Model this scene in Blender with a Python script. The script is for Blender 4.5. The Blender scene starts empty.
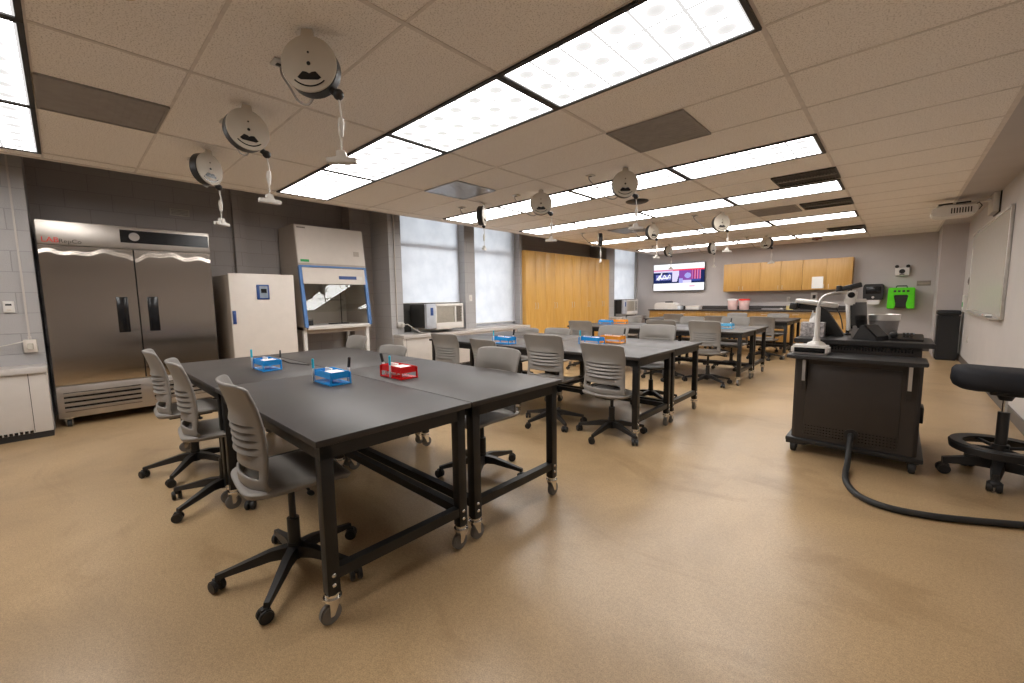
import bpy, bmesh, math, random
from mathutils import Vector, Matrix
random.seed(7)
PI = math.pi
C = bpy.context.scene.collection
sc = bpy.context.scene

# ------------------------------------------------------------------ materials
def nt(name):
    m = bpy.data.materials.new(name); m.use_nodes = True
    t = m.node_tree; b = t.nodes['Principled BSDF']
    return m, t, b

def mat(name, col, rough=.5, metal=0., var=.08, scale=12., bump=0., bscale=60., spec=.5, trans=0., ior=1.45, alpha=1., coat=0.):
    m, t, b = nt(name)
    b.inputs['Roughness'].default_value = rough
    b.inputs['Metallic'].default_value = metal
    b.inputs['Specular IOR Level'].default_value = spec
    b.inputs['Transmission Weight'].default_value = trans
    b.inputs['IOR'].default_value = ior
    b.inputs['Alpha'].default_value = alpha
    b.inputs['Coat Weight'].default_value = coat
    tc = t.nodes.new('ShaderNodeTexCoord')
    n = t.nodes.new('ShaderNodeTexNoise'); n.inputs['Scale'].default_value = scale; n.inputs['Detail'].default_value = 4
    t.links.new(tc.outputs['Object'], n.inputs['Vector'])
    r = t.nodes.new('ShaderNodeValToRGB')
    r.color_ramp.elements[0].position = .3; r.color_ramp.elements[1].position = .7
    r.color_ramp.elements[0].color = [c*(1-var) for c in col]+[1]
    r.color_ramp.elements[1].color = [min(1, c*(1+var)) for c in col]+[1]
    t.links.new(n.outputs['Fac'], r.inputs['Fac']); t.links.new(r.outputs['Color'], b.inputs['Base Color'])
    if bump:
        n2 = t.nodes.new('ShaderNodeTexNoise'); n2.inputs['Scale'].default_value = bscale; n2.inputs['Detail'].default_value = 5
        t.links.new(tc.outputs['Object'], n2.inputs['Vector'])
        bp = t.nodes.new('ShaderNodeBump'); bp.inputs['Strength'].default_value = bump; bp.inputs['Distance'].default_value = .01
        t.links.new(n2.outputs['Fac'], bp.inputs['Height']); t.links.new(bp.outputs['Normal'], b.inputs['Normal'])
    return m

def emis(name, col, s):
    m = bpy.data.materials.new(name); m.use_nodes = True; t = m.node_tree; t.nodes.clear()
    e = t.nodes.new('ShaderNodeEmission'); e.inputs['Color'].default_value = (*col, 1); e.inputs['Strength'].default_value = s
    o = t.nodes.new('ShaderNodeOutputMaterial'); t.links.new(e.outputs[0], o.inputs[0])
    return m

def floor_mat():
    m, t, b = nt('polished_concrete'); L = t.links.new
    tc = t.nodes.new('ShaderNodeTexCoord')
    def noise(scale, det, rough=.6, vec=None, dist=0):
        n = t.nodes.new('ShaderNodeTexNoise'); n.inputs['Scale'].default_value = scale; n.inputs['Detail'].default_value = det
        n.inputs['Roughness'].default_value = rough; n.inputs['Distortion'].default_value = dist
        L(vec or tc.outputs['Object'], n.inputs['Vector']); return n.outputs['Fac']
    def ramp(f, stops):
        r = t.nodes.new('ShaderNodeValToRGB'); e = r.color_ramp.elements
        e[0].position, e[0].color = stops[0][0], (*stops[0][1], 1); e[1].position, e[1].color = stops[-1][0], (*stops[-1][1], 1)
        for p, c in stops[1:-1]:
            q = e.new(p); q.color = (*c, 1)
        L(f, r.inputs['Fac']); return r.outputs['Color']
    def mul(a, bb, f=1.):
        x = t.nodes.new('ShaderNodeMix'); x.data_type = 'RGBA'; x.blend_type = 'MULTIPLY'; x.inputs[0].default_value = f
        L(a, x.inputs[6]); L(bb, x.inputs[7]); return x.outputs[2]
    base = ramp(noise(.75, 6, .62, dist=.5), [(.3, (.305, .205, .108)), (.5, (.415, .287, .155)), (.7, (.49, .345, .190))])
    mp = t.nodes.new('ShaderNodeMapping'); mp.inputs['Scale'].default_value = (.9, 1.9, 1); L(tc.outputs['Object'], mp.inputs['Vector'])
    streak = ramp(noise(1.3, 5, .65, mp.outputs['Vector'], .8), [(.33, (.72, .66, .58)), (.45, (1, 1, 1)), (.7, (1.0, 1.0, 1.0))])
    speck = ramp(noise(230, 2, .5), [(.34, (.72, .7, .68)), (.5, (1, 1, 1)), (.68, (1.18, 1.17, 1.15))])
    grit = ramp(noise(70, 3, .6), [(.35, (.88, .87, .86)), (.6, (1.05, 1.05, 1.05))])
    c = mul(mul(mul(base, streak, .55), speck, .95), grit, .9)
    L(c, b.inputs['Base Color'])
    rr = t.nodes.new('ShaderNodeMapRange'); rr.inputs['To Min'].default_value = .24; rr.inputs['To Max'].default_value = .38
    L(noise(2.2, 5), rr.inputs['Value']); L(rr.outputs[0], b.inputs['Roughness'])
    b.inputs['Specular IOR Level'].default_value = .55
    return m

def block_mat(name, col, mortar, horiz=1.0):
    """painted concrete block: courses of 0.4 x 0.2 m"""
    m, t, b = nt(name); L = t.links.new
    tc = t.nodes.new('ShaderNodeTexCoord'); sp = t.nodes.new('ShaderNodeSeparateXYZ'); L(tc.outputs['Object'], sp.inputs[0])
    ad = t.nodes.new('ShaderNodeMath'); L(sp.outputs['X'], ad.inputs[0]); L(sp.outputs['Y'], ad.inputs[1])
    cb = t.nodes.new('ShaderNodeCombineXYZ'); L(ad.outputs[0], cb.inputs['X']); L(sp.outputs['Z'], cb.inputs['Y'])
    br = t.nodes.new('ShaderNodeTexBrick'); L(cb.outputs[0], br.inputs['Vector'])
    br.inputs['Scale'].default_value = 1; br.inputs['Brick Width'].default_value = .4; br.inputs['Row Height'].default_value = .2
    br.inputs['Mortar Size'].default_value = .0045; br.inputs['Mortar Smooth'].default_value = .6
    br.inputs['Color1'].default_value = (*col, 1); br.inputs['Color2'].default_value = (*[c*.95 for c in col], 1); br.inputs['Mortar'].default_value = (*mortar, 1)
    L(br.outputs['Color'], b.inputs['Base Color'])
    n = t.nodes.new('ShaderNodeTexNoise'); n.inputs['Scale'].default_value = 90; L(tc.outputs['Object'], n.inputs['Vector'])
    mx = t.nodes.new('ShaderNodeMath'); mx.operation = 'MULTIPLY_ADD'; L(br.outputs['Fac'], mx.inputs[0]); mx.inputs[1].default_value = -1.2; L(n.outputs['Fac'], mx.inputs[2])
    bp = t.nodes.new('ShaderNodeBump'); bp.inputs['Strength'].default_value = .35; bp.inputs['Distance'].default_value = .006
    L(mx.outputs[0], bp.inputs['Height']); L(bp.outputs['Normal'], b.inputs['Normal'])
    b.inputs['Roughness'].default_value = .55; b.inputs['Specular IOR Level'].default_value = .35
    return m

def wood_mat(name, a, bcol, axis='Z'):
    m, t, b = nt(name); L = t.links.new
    tc = t.nodes.new('ShaderNodeTexCoord'); mp = t.nodes.new('ShaderNodeMapping')
    mp.inputs['Scale'].default_value = (14, 14, .9) if axis == 'Z' else (.9, 14, 14)
    L(tc.outputs['Object'], mp.inputs['Vector'])
    n = t.nodes.new('ShaderNodeTexNoise'); n.inputs['Scale'].default_value = 2.2; n.inputs['Detail'].default_value = 6; n.inputs['Distortion'].default_value = .6
    L(mp.outputs[0], n.inputs['Vector'])
    r = t.nodes.new('ShaderNodeValToRGB'); r.color_ramp.elements[0].position = .3; r.color_ramp.elements[1].position = .72
    r.color_ramp.elements[0].color = (*a, 1); r.color_ramp.elements[1].color = (*bcol, 1)
    L(n.outputs['Fac'], r.inputs['Fac']); L(r.outputs['Color'], b.inputs['Base Color']); b.inputs['Roughness'].default_value = .38
    return m

def steel_mat():
    m, t, b = nt('brushed_stainless'); L = t.links.new
    tc = t.nodes.new('ShaderNodeTexCoord')
    b.inputs['Base Color'].default_value = (.42, .375, .33, 1); b.inputs['Metallic'].default_value = 1; b.inputs['Roughness'].default_value = .2; b.inputs['Anisotropic'].default_value = .9
    tg = t.nodes.new('ShaderNodeTangent'); tg.direction_type = 'RADIAL'; tg.axis = 'Z'; L(tg.outputs[0], b.inputs['Tangent'])
    mp = t.nodes.new('ShaderNodeMapping'); mp.inputs['Scale'].default_value = (1, .9, 1.6); L(tc.outputs['Object'], mp.inputs['Vector'])
    n = t.nodes.new('ShaderNodeTexNoise'); n.inputs['Scale'].default_value = 1.9; n.inputs['Detail'].default_value = 1.0; L(mp.outputs[0], n.inputs['Vector'])
    bp = t.nodes.new('ShaderNodeBump'); bp.inputs['Strength'].default_value = .06; bp.inputs['Distance'].default_value = .02
    L(n.outputs['Fac'], bp.inputs['Height']); L(bp.outputs['Normal'], b.inputs['Normal'])
    return m

def tile_mat():
    m, t, b = nt('acoustic_tile'); L = t.links.new
    tc = t.nodes.new('ShaderNodeTexCoord')
    n = t.nodes.new('ShaderNodeTexNoise'); n.inputs['Scale'].default_value = 130; n.inputs['Detail'].default_value = 2; L(tc.outputs['Object'], n.inputs['Vector'])
    r = t.nodes.new('ShaderNodeValToRGB'); r.color_ramp.elements[0].position = .36; r.color_ramp.elements[1].position = .46
    r.color_ramp.elements[0].color = (.65, .595, .535, 1); r.color_ramp.elements[1].color = (.93, .88, .82, 1)
    L(n.outputs['Fac'], r.inputs['Fac']); L(r.outputs['Color'], b.inputs['Base Color']); b.inputs['Roughness'].default_value = .95
    return m

def lens_mat():
    """the lit lens of a ceiling fixture: brightness varies cell by cell"""
    m = bpy.data.materials.new('lit_lens'); m.use_nodes = True; t = m.node_tree; t.nodes.clear(); L = t.links.new
    tc = t.nodes.new('ShaderNodeTexCoord'); sp = t.nodes.new('ShaderNodeSeparateXYZ'); L(tc.outputs['Object'], sp.inputs[0])
    def mth(op, a, b=None):
        k = t.nodes.new('ShaderNodeMath'); k.operation = op
        for i, v in enumerate((a, b)):
            if v is None: continue
            if isinstance(v, (int, float)): k.inputs[i].default_value = v
            else: L(v, k.inputs[i])
        return k.outputs[0]
    def cell(s, size):
        f = mth('FRACT', mth('ADD', mth('DIVIDE', s, size), 100.))
        return mth('ABSOLUTE', mth('SUBTRACT', f, .5))
    cx = cell(sp.outputs['X'], 1.16/6); cy = cell(mth('ADD', sp.outputs['Y'], .092), .184)
    edge = mth('MAXIMUM', cx, cy)
    line = mth('GREATER_THAN', edge, .455)
    d2 = mth('ADD', mth('MULTIPLY', cx, cx), mth('MULTIPLY', cy, cy))
    low = mth('ADD', mth('MULTIPLY', d2, 4.), .985)
    far = mth('GREATER_THAN', d2, .055)
    cellv = mth('ADD', low, mth('MULTIPLY', far, LAMP-2.))
    lit = mth('MULTIPLY', cellv, mth('SUBTRACT', 1., line))
    st = mth('ADD', lit, mth('MULTIPLY', line, .95))
    e = t.nodes.new('ShaderNodeEmission'); e.inputs['Color'].default_value = (1, .975, .95, 1)
    L(st, e.inputs['Strength'])
    o = t.nodes.new('ShaderNodeOutputMaterial'); L(e.outputs[0], o.inputs[0])
    return m

def shade_mat():
    m = bpy.data.materials.new('shade_fabric'); m.use_nodes = True; t = m.node_tree; t.nodes.clear(); L = t.links.new
    d = t.nodes.new('ShaderNodeBsdfDiffuse'); d.inputs[0].default_value = (.75, .75, .78, 1)
    tr = t.nodes.new('ShaderNodeBsdfTranslucent')
    tc = t.nodes.new('ShaderNodeTexCoord')
    n = t.nodes.new('ShaderNodeTexNoise'); n.inputs['Scale'].default_value = 3.5; n.inputs['Detail'].default_value = 5; L(tc.outputs['Object'], n.inputs['Vector'])
    r = t.nodes.new('ShaderNodeValToRGB'); r.color_ramp.elements[0].color = (.70, .71, .76, 1); r.color_ramp.elements[1].color = (.86, .86, .90, 1)
    r.color_ramp.elements[0].position = .35; r.color_ramp.elements[1].position = .6
    L(n.outputs['Fac'], r.inputs['Fac']); L(r.outputs['Color'], tr.inputs[0])
    mx = t.nodes.new('ShaderNodeMixShader'); mx.inputs[0].default_value = .55
    L(d.outputs[0], mx.inputs[1]); L(tr.outputs[0], mx.inputs[2])
    o = t.nodes.new('ShaderNodeOutputMaterial'); L(mx.outputs[0], o.inputs[0])
    return m

def glass_mat():
    m = bpy.data.materials.new('clear_glass'); m.use_nodes = True; t = m.node_tree; t.nodes.clear(); L = t.links.new
    g = t.nodes.new('ShaderNodeBsdfGlossy'); g.inputs['Roughness'].default_value = .02
    tr = t.nodes.new('ShaderNodeBsdfTransparent'); tr.inputs[0].default_value = (.93, .95, .94, 1)
    f = t.nodes.new('ShaderNodeFresnel'); f.inputs[0].default_value = 1.5
    n = t.nodes.new('ShaderNodeTexNoise'); n.inputs['Scale'].default_value = 4
    k = t.nodes.new('ShaderNodeMath'); k.operation = 'MULTIPLY_ADD'; L(n.outputs['Fac'], k.inputs[0]); k.inputs[1].default_value = .02; L(f.outputs[0], k.inputs[2])
    mx = t.nodes.new('ShaderNodeMixShader'); L(k.outputs[0], mx.inputs[0]); L(tr.outputs[0], mx.inputs[1]); L(g.outputs[0], mx.inputs[2])
    o = t.nodes.new('ShaderNodeOutputMaterial'); L(mx.outputs[0], o.inputs[0])
    return m

LAMP = 18.7
SKY = 4.3
M = dict(
    floor=floor_mat(), tile=tile_mat(), lens=lens_mat(), shade=shade_mat(), glass=glass_mat(), steel=steel_mat(), satin=mat('satin_steel', (.44, .40, .36), .38, 1., var=.03),
    grid=mat('ceiling_grid_paint', (.72, .66, .60), .6), lampframe=mat('lamp_frame_black', (.025, .023, .022), .5),
    block=block_mat('painted_block', (.42, .405, .40), (.31, .30, .295)),
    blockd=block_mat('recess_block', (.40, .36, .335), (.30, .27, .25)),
    paint=mat('grey_wall_paint', (0.477, 0.441, 0.427), .6, var=.03, scale=3),
    paintr=mat('pale_wall_paint', (0.504, 0.477, 0.459), .5, var=.03, scale=3),
    trimw=mat('window_frame_paint', (.6, .6, .62), .45), jamb=mat('window_jamb_paint', (.50, .49, .51), .5),
    base=mat('brown_base', (.10, .085, .075), .5), black=mat('black_plastic', (.018, .017, .017), .45),
    blackm=mat('black_metal', (.022, .020, .019), .42, spec=.5), epoxy=mat('black_epoxy', (.045, .039, .036), .46, var=.10, scale=3, spec=.5),
    frame=mat('black_steel', (.012, .011, .0105), .42),
    grey=mat('chair_grey', (0.230, 0.212, 0.193), .45, var=.04), chrome=mat('chrome', (.75, .73, .70), .18, 1.),
    wheel=mat('grey_rubber', (.17, .16, .15), .5), rubber=mat('black_rubber', (.02, .02, .02), .6),
    wood=wood_mat('maple_laminate', (.44, .235, .058), (.53, .305, .093)), woodh=wood_mat('maple_door', (.44, .235, .058), (.53, .305, .093)),
    woodt=wood_mat('maple_tall', (.60, .325, .070), (.71, .42, .117)),
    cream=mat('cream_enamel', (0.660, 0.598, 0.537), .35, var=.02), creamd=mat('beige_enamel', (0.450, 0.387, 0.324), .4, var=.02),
    white=mat('white_plastic', (0.681, 0.653, 0.616), .4, var=.03), bluetrim=mat('blue_trim', (.09, .20, .45), .4),
    navy=mat('navy_plastic', (.02, .06, .22), .35), dark=mat('dark_panel', (.008, .008, .009), .2), lcd=mat('grey_display', (.25, .30, .36), .2),
    green=mat('green_sticker', (.03, .35, .10), .5), lime=mat('lime_plastic', (.10, .66, .01), .35), red=mat('red_ink', (.75, .02, .015), .4),
    ink=mat('dark_ink', (.035, .033, .03), .5),
    rackblue=mat('blue_acrylic', (.015, .26, .66), .22, var=.03), rackred=mat('red_acrylic', (.62, .012, .012), .22, var=.03), rackor=mat('orange_acrylic', (.82, .30, .02), .22, var=.03),
    rackcyan=mat('pale_blue_acrylic', (.10, .38, .62), .25, var=.03),
    cyan=mat('cyan_plastic', (.02, .45, .62), .35), paper=mat('white_paper', (0.720, 0.711, 0.693), .7, var=.02), clearp=mat('clear_plastic', (.62, .66, .70), .25, var=.05),
    reel=mat('reel_beige', (0.504, 0.450, 0.369), .45, var=.03), cordw=mat('white_cord', (0.612, 0.576, 0.522), .5), sill=mat('stone_sill', (0.495, 0.459, 0.432), .45, var=.05, scale=30),
    unit=mat('unit_enamel', (0.528, 0.484, 0.440), .45, var=.02), console=mat('console_grey', (.034, .027, .023), .42, var=.05), contop=mat('console_top', (.030, .029, .029), .38),
    perf=mat('perforated_grey', (.30, .275, .255), .6), perfm=mat('grey_metal_panel', (.42, .42, .43), .3, .6), acgrey=mat('air_unit_grey', (.45, .47, .52), .45),
    acbeige=mat('air_unit_slats', (.52, .48, .41), .5), bin=mat('bin_black', (.013, .013, .014), .55), board=mat('marker_board', (0.558, 0.531, 0.486), .22, var=.02),
    alu=mat('aluminium', (.62, .60, .57), .35, .8), seatf=mat('stool_fabric', (.018, .019, .024), .75, bump=.2, bscale=300),
    pinkt=mat('pink_tub', (.78, .55, .52), .45), redlid=mat('red_lid', (.70, .04, .03), .4), tub=mat('grey_tub', (.28, .26, .25), .4), yellow=mat('aged_yellow', (.62, .50, .22), .5),
    brownred=mat('dark_red_fitting', (.20, .06, .04), .5), plaque=mat('taupe_plaque', (.24, .21, .18), .5), tissue1=mat('tissue_box_print', (.45, .42, .42), .6, var=.6, scale=45),
    upper=mat('plenum_white', (.72, .69, .66), .8), orangep=mat('pale_orange', (.8, .42, .2), .5), outside=mat('outdoor_ground', (.3, .3, .28), .9),
)

# ------------------------------------------------------------------ mesh builder
class MB:
    def __init__(s): s.bm = bmesh.new()
    def _merge(s, b2, mi=0, X=None):
        if X is not None: bmesh.ops.transform(b2, matrix=X, verts=b2.verts)
        for f in b2.faces: f.material_index = mi
        me = bpy.data.meshes.new('tmp'); b2.to_mesh(me); b2.free(); s.bm.from_mesh(me); bpy.data.meshes.remove(me); return s
    def box(s, x0, x1, y0, y1, z0, z1, bev=0., seg=2, mi=0, X=None):
        b = bmesh.new(); bmesh.ops.create_cube(b, size=1)
        bmesh.ops.scale(b, vec=(abs(x1-x0), abs(y1-y0), abs(z1-z0)), verts=b.verts)
        bmesh.ops.translate(b, vec=((x0+x1)/2, (y0+y1)/2, (z0+z1)/2), verts=b.verts)
        if bev: bmesh.ops.bevel(b, geom=b.edges[:], offset=bev, segments=seg, affect='EDGES', profile=.5)
        return s._merge(b, mi, X)
    def cyl(s, p0, p1, r0, r1=None, n=20, mi=0, bev=0.):
        p0, p1 = Vector(p0), Vector(p1); r1 = r0 if r1 is None else r1; d = p1-p0
        b = bmesh.new(); bmesh.ops.create_cone(b, cap_ends=True, segments=n, radius1=r0, radius2=r1, depth=d.length)
        if bev: bmesh.ops.bevel(b, geom=[e for e in b.edges if len(e.link_faces) == 2 and any(len(f.verts) > 4 for f in e.link_faces)], offset=bev, segments=2, affect='EDGES')
        X = Matrix.Translation((p0+p1)/2) @ d.to_track_quat('Z', 'Y').to_matrix().to_4x4()
        return s._merge(b, mi, X)
    def tube(s, pts, r, n=8, mi=0):
        pts = [Vector(p) for p in pts]; rs = r if isinstance(r, (list, tuple)) else [r]*len(pts)
        b = bmesh.new(); rings = []; up = None
        for i, p in enumerate(pts):
            d = (pts[min(i+1, len(pts)-1)]-pts[max(i-1, 0)]).normalized()
            if up is None: up = d.orthogonal().normalized()
            up = (up-d*up.dot(d)).normalized(); w = d.cross(up)
            rings.append([b.verts.new(p+(up*math.cos(2*PI*k/n)+w*math.sin(2*PI*k/n))*rs[i]) for k in range(n)])
        for a, c in zip(rings, rings[1:]):
            for k in range(n): b.faces.new((a[k], a[(k+1) % n], c[(k+1) % n], c[k]))
        b.faces.new(rings[0][::-1]); b.faces.new(rings[-1])
        return s._merge(b, mi)
    def lathe(s, prof, n=28, c=(0, 0, 0), mi=0, X=None):
        b = bmesh.new(); rings = []
        for r, z in prof:
            rings.append([b.verts.new((c[0]+r*math.cos(2*PI*k/n), c[1]+r*math.sin(2*PI*k/n), c[2]+z)) for k in range(n)] if r > 1e-6 else [b.verts.new((c[0], c[1], c[2]+z))])
        for a, d in zip(rings, rings[1:]):
            for k in range(n):
                k2 = (k+1) % n
                if len(a) == 1 and len(d) == 1: continue
                if len(a) == 1: b.faces.new((a[0], d[k2], d[k]))
                elif len(d) == 1: b.faces.new((a[k], a[k2], d[0]))
                else: b.faces.new((a[k], a[k2], d[k2], d[k]))
        bmesh.ops.recalc_face_normals(b, faces=b.faces)
        return s._merge(b, mi, X)
    def prism(s, poly, a0, a1, axis='Y', mi=0, bev=0., X=None):
        """extrude a 2-D polygon: axis Y takes (x,z), axis X takes (y,z), axis Z takes (x,y)"""
        b = bmesh.new(); P = {'Y': lambda u, v, a: (u, a, v), 'X': lambda u, v, a: (a, u, v), 'Z': lambda u, v, a: (u, v, a)}[axis]
        A = [b.verts.new(P(u, v, a0)) for u, v in poly]; B = [b.verts.new(P(u, v, a1)) for u, v in poly]
        b.faces.new(A); b.faces.new(B[::-1]); n = len(poly)
        for k in range(n): b.faces.new((A[k], B[k], B[(k+1) % n], A[(k+1) % n]))
        bmesh.ops.recalc_face_normals(b, faces=b.faces)
        if bev: bmesh.ops.bevel(b, geom=b.edges[:], offset=bev, segments=2, affect='EDGES')
        return s._merge(b, mi, X)
    def ell(s, c, rx, ry, rz, n=16, mi=0, X=None):
        b = bmesh.new(); bmesh.ops.create_uvsphere(b, u_segments=n, v_segments=max(6, n//2), radius=1)
        bmesh.ops.scale(b, vec=(rx, ry, rz), verts=b.verts); bmesh.ops.translate(b, vec=c, verts=b.verts)
        return s._merge(b, mi, X)
    def grid(s, rows, mi=0, skip=None, closed=False):
        b = bmesh.new(); V = [[b.verts.new(p) for p in r] for r in rows]
        for i in range(len(V)-1):
            w = len(V[i])
            for j in range(w if closed else w-1):
                if skip and skip(i, j): continue
                b.faces.new((V[i][j], V[i][(j+1) % w], V[i+1][(j+1) % w], V[i+1][j]))
        for v in [v for v in b.verts if not v.link_faces]: b.verts.remove(v)
        return s._merge(b, mi)
    def build(s, name, m, parent=None, loc=None, smooth=35, kind=None, solid=0., soff=0., bevel=0.):
        if loc is not None: bmesh.ops.translate(s.bm, vec=[-c for c in loc], verts=s.bm.verts)
        me = bpy.data.meshes.new(name); s.bm.to_mesh(me); s.bm.free()
        for x in (m if isinstance(m, (list, tuple)) else [m]): me.materials.append(M[x] if isinstance(x, str) else x)
        if smooth:
            for p in me.polygons: p.use_smooth = True
            me.set_sharp_from_angle(angle=math.radians(smooth))
        o = bpy.data.objects.new(name, me); C.objects.link(o)
        if loc is not None: o.location = loc
        if parent is not None: o.parent = parent
        if kind: o['kind'] = kind
        if solid:
            q = o.modifiers.new('thickness', 'SOLIDIFY'); q.thickness = solid; q.offset = soff
            if bevel:
                q = o.modifiers.new('edge', 'BEVEL'); q.width = bevel; q.segments = 2; q.limit_method = 'ANGLE'
        return o

def tag(o, label, cat, group=None):
    o['label'] = label; o['category'] = cat
    if group: o['group'] = group
    return o
def thing(name, label, cat, loc=(0, 0, 0), rz=0., group=None):
    o = bpy.data.objects.new(name, None); C.objects.link(o); o.empty_display_size = .1
    o.location = loc; o.rotation_euler = (0, 0, rz); return tag(o, label, cat, group)
KIDS = {}
def dup(root, loc=None, rz=None, label=None, group=None, parent=None):
    c = root.copy(); C.objects.link(c)
    if parent is not None: c.parent = parent
    for ch in [o for o in ALL(root)]: dup(ch, parent=c)
    if loc is not None: c.location = loc
    if rz is not None: c.rotation_euler = (0, 0, rz)
    if label: c['label'] = label
    if group: c['group'] = group
    return c
def ALL(root):
    return [o for o in C.objects if o.parent == root]
def children_named(root, *names):
    return [o for o in ALL(root) if o.name.split('.')[0] in names]
def text_mesh(name, body, size, m, parent, loc, rot, ext=.001, sx=1., align='CENTER'):
    cu = bpy.data.curves.new(name, 'FONT'); cu.body = body; cu.size = size; cu.extrude = ext; cu.align_x = align; cu.align_y = 'CENTER'; cu.resolution_u = 3
    tmp = bpy.data.objects.new('tmp', cu); C.objects.link(tmp)
    me = bpy.data.meshes.new_from_object(tmp.evaluated_get(bpy.context.evaluated_depsgraph_get()))
    bpy.data.objects.remove(tmp); bpy.data.curves.remove(cu)
    me.materials.clear(); me.materials.append(M[m]); me.name = name
    o = bpy.data.objects.new(name, me); C.objects.link(o); o.location = loc; o.rotation_euler = rot; o.scale = (sx, 1, 1); o.parent = parent
    return o
RX = (PI/2, 0, PI/2)      # text standing on a face that looks along +X
RY = (PI/2, 0, 0)         # text standing on a face that looks along -Y
def spline(P, n=6):
    P = [Vector(p) for p in P]; out = []
    for i in range(len(P)-1):
        p0, p1, p2, p3 = P[max(0, i-1)], P[i], P[i+1], P[min(len(P)-1, i+2)]
        for k in range(n):
            s_ = k/n; out.append(.5*((2*p1)+(p2-p0)*s_+(2*p0-5*p1+4*p2-p3)*s_*s_+(3*p1-p0-3*p2+p3)*s_**3))
    return out+[P[-1]]
ORD = ['first', 'second', 'third', 'fourth', 'fifth', 'sixth', 'seventh']

# ------------------------------------------------------------------ camera (calibrated from the ceiling grid)
yaw, pit, rol = [math.radians(a) for a in (42.91, 5.85, -.82)]
CAMZ = 1.27
f = Vector((-math.sin(yaw)*math.cos(pit), math.cos(yaw)*math.cos(pit), -math.sin(pit)))
r = Vector((math.cos(yaw), math.sin(yaw), 0)); u = r.cross(f)
r2 = r*math.cos(rol)+u*math.sin(rol); u2 = r2.cross(f)
cam = bpy.data.cameras.new('camera'); co = bpy.data.objects.new('camera', cam); C.objects.link(co)
co.matrix_world = Matrix(((r2.x, u2.x, -f.x, 0), (r2.y, u2.y, -f.y, 0), (r2.z, u2.z, -f.z, CAMZ), (0, 0, 0, 1)))
cam.sensor_width = 36; cam.lens = 415.35*36/1024; cam.clip_start = .02; sc.camera = co

# ------------------------------------------------------------------ the room
XL, XR, YB, YF, ZC, ZU = -6.3, .895, 12.8, -2.4, 2.57, 3.72
XREC = -7.12
X0, TX, Y0, TY = -.565, 1.2192, 1.82, .6096
gx = lambda k: X0-TX*k
gy = lambda j: Y0+TY*j

MB().box(-7.4, 1.1, YF-.2, YB+.2, -.12, 0).build('floor', 'floor', kind='structure', smooth=0)
# ceiling: a suspended slab that stops short of both side walls
CXL, CXR = -5.66, .515
MB().box(CXL, CXR, YF, YB, ZC, ZC+.03).build('ceiling', 'tile', kind='structure', smooth=0)
MB().box(CXR, XR, YF, YB, ZC+.001, ZC+.03).build('ceiling_soffit', 'paint', kind='structure', smooth=0)
g = MB()
for j in range(-7, 19):
    y = gy(j)
    if YF < y < YB: g.box(CXL, CXR, y-.008, y+.008, ZC-.003, ZC+.001)
for k in range(-1, 5):
    x = gx(k)
    if CXL < x < CXR: g.box(x-.012, x+.012, YF, YB, ZC-.004, ZC+.001)
g.box(CXL-.02, CXL+.03, YF, YB, ZC-.005, ZC+.06); g.box(CXR-.02, CXR+.012, YF, YB, ZC-.005, ZC+.06)
g.box(CXL, CXR, YB-.025, YB-.001, ZC-.005, ZC+.03)
g.build('trim_1', 'grid', kind='structure', smooth=0)
MB().box(-7.4, 1.1, YF-.2, YB+.2, ZU, ZU+.1).build('ceiling_upper', 'upper', kind='structure', smooth=0)

WIN = [(4.02, 5.44, .70), (5.71, 7.06, .70), (11.33, 12.76, .70)]
ZWT = 3.1
w = MB()
w.box(XREC-.2, XL, YF-.2, -.155, 0, ZU)                       # left of the recess
w.box(XL-.28, XL, 3.78, WIN[0][0], 0, ZU)
w.box(XREC-.2, XL-.28, 3.78, 3.98, 0, ZU)                      # return behind the hood's recess
for a, b in ((WIN[0][1], WIN[1][0]), (WIN[1][1], 7.14), (10.86, WIN[2][0]), (WIN[2][1], YB)): w.box(XL-.28, XL, a, b, 0, ZU)
for a, b, z in WIN: w.box(XL-.28, XL, a, b, 0, z); w.box(XL-.28, XL, a, b, ZWT, ZU)
w.build('wall_left', 'block', kind='structure', smooth=0)
w = MB()
w.box(XREC-.2, XREC, -.155, 3.78, 0, ZU)
w.box(XREC, XREC+.09, 1.76, 1.90, 0, ZU)                       # chase
w.box(XREC, -6.86, 3.40, 3.78, 0, ZU)                          # corner pier
w.box(XREC-.02, -6.86, 6.9, 11.0, 0, ZU); w.box(-6.9, XL-.28, 6.9, 7.14, 0, ZU); w.box(-6.9, XL-.28, 10.86, 11.0, 0, ZU)                     # back of the tall cupboards' recess
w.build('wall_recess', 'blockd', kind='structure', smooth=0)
MB().box(-7.4, XR+.2, YB, YB+.2, 0, ZU).build('wall_back', 'paint', kind='structure', smooth=0)
MB().box(XR, XR+.2, YF-.2, YB, 0, ZU).build('wall_right', 'paintr', kind='structure', smooth=0)
MB().box(-7.4, XR, YF-.2, YF, 0, ZU).build('wall_front', 'paintr', kind='structure', smooth=0)
MB().box(.545, XR, 11.75, YB, 0, ZU).build('wall_pier', 'paint', kind='structure', smooth=0)
MB().box(XR-.014, XR, YF, 11.75, 0, .11).build('baseboard_right', 'base', kind='structure', smooth=0)
MB().box(-.80, .545, YB-.014, YB, 0, .10).build('baseboard_back', 'base', kind='structure', smooth=0)

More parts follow.
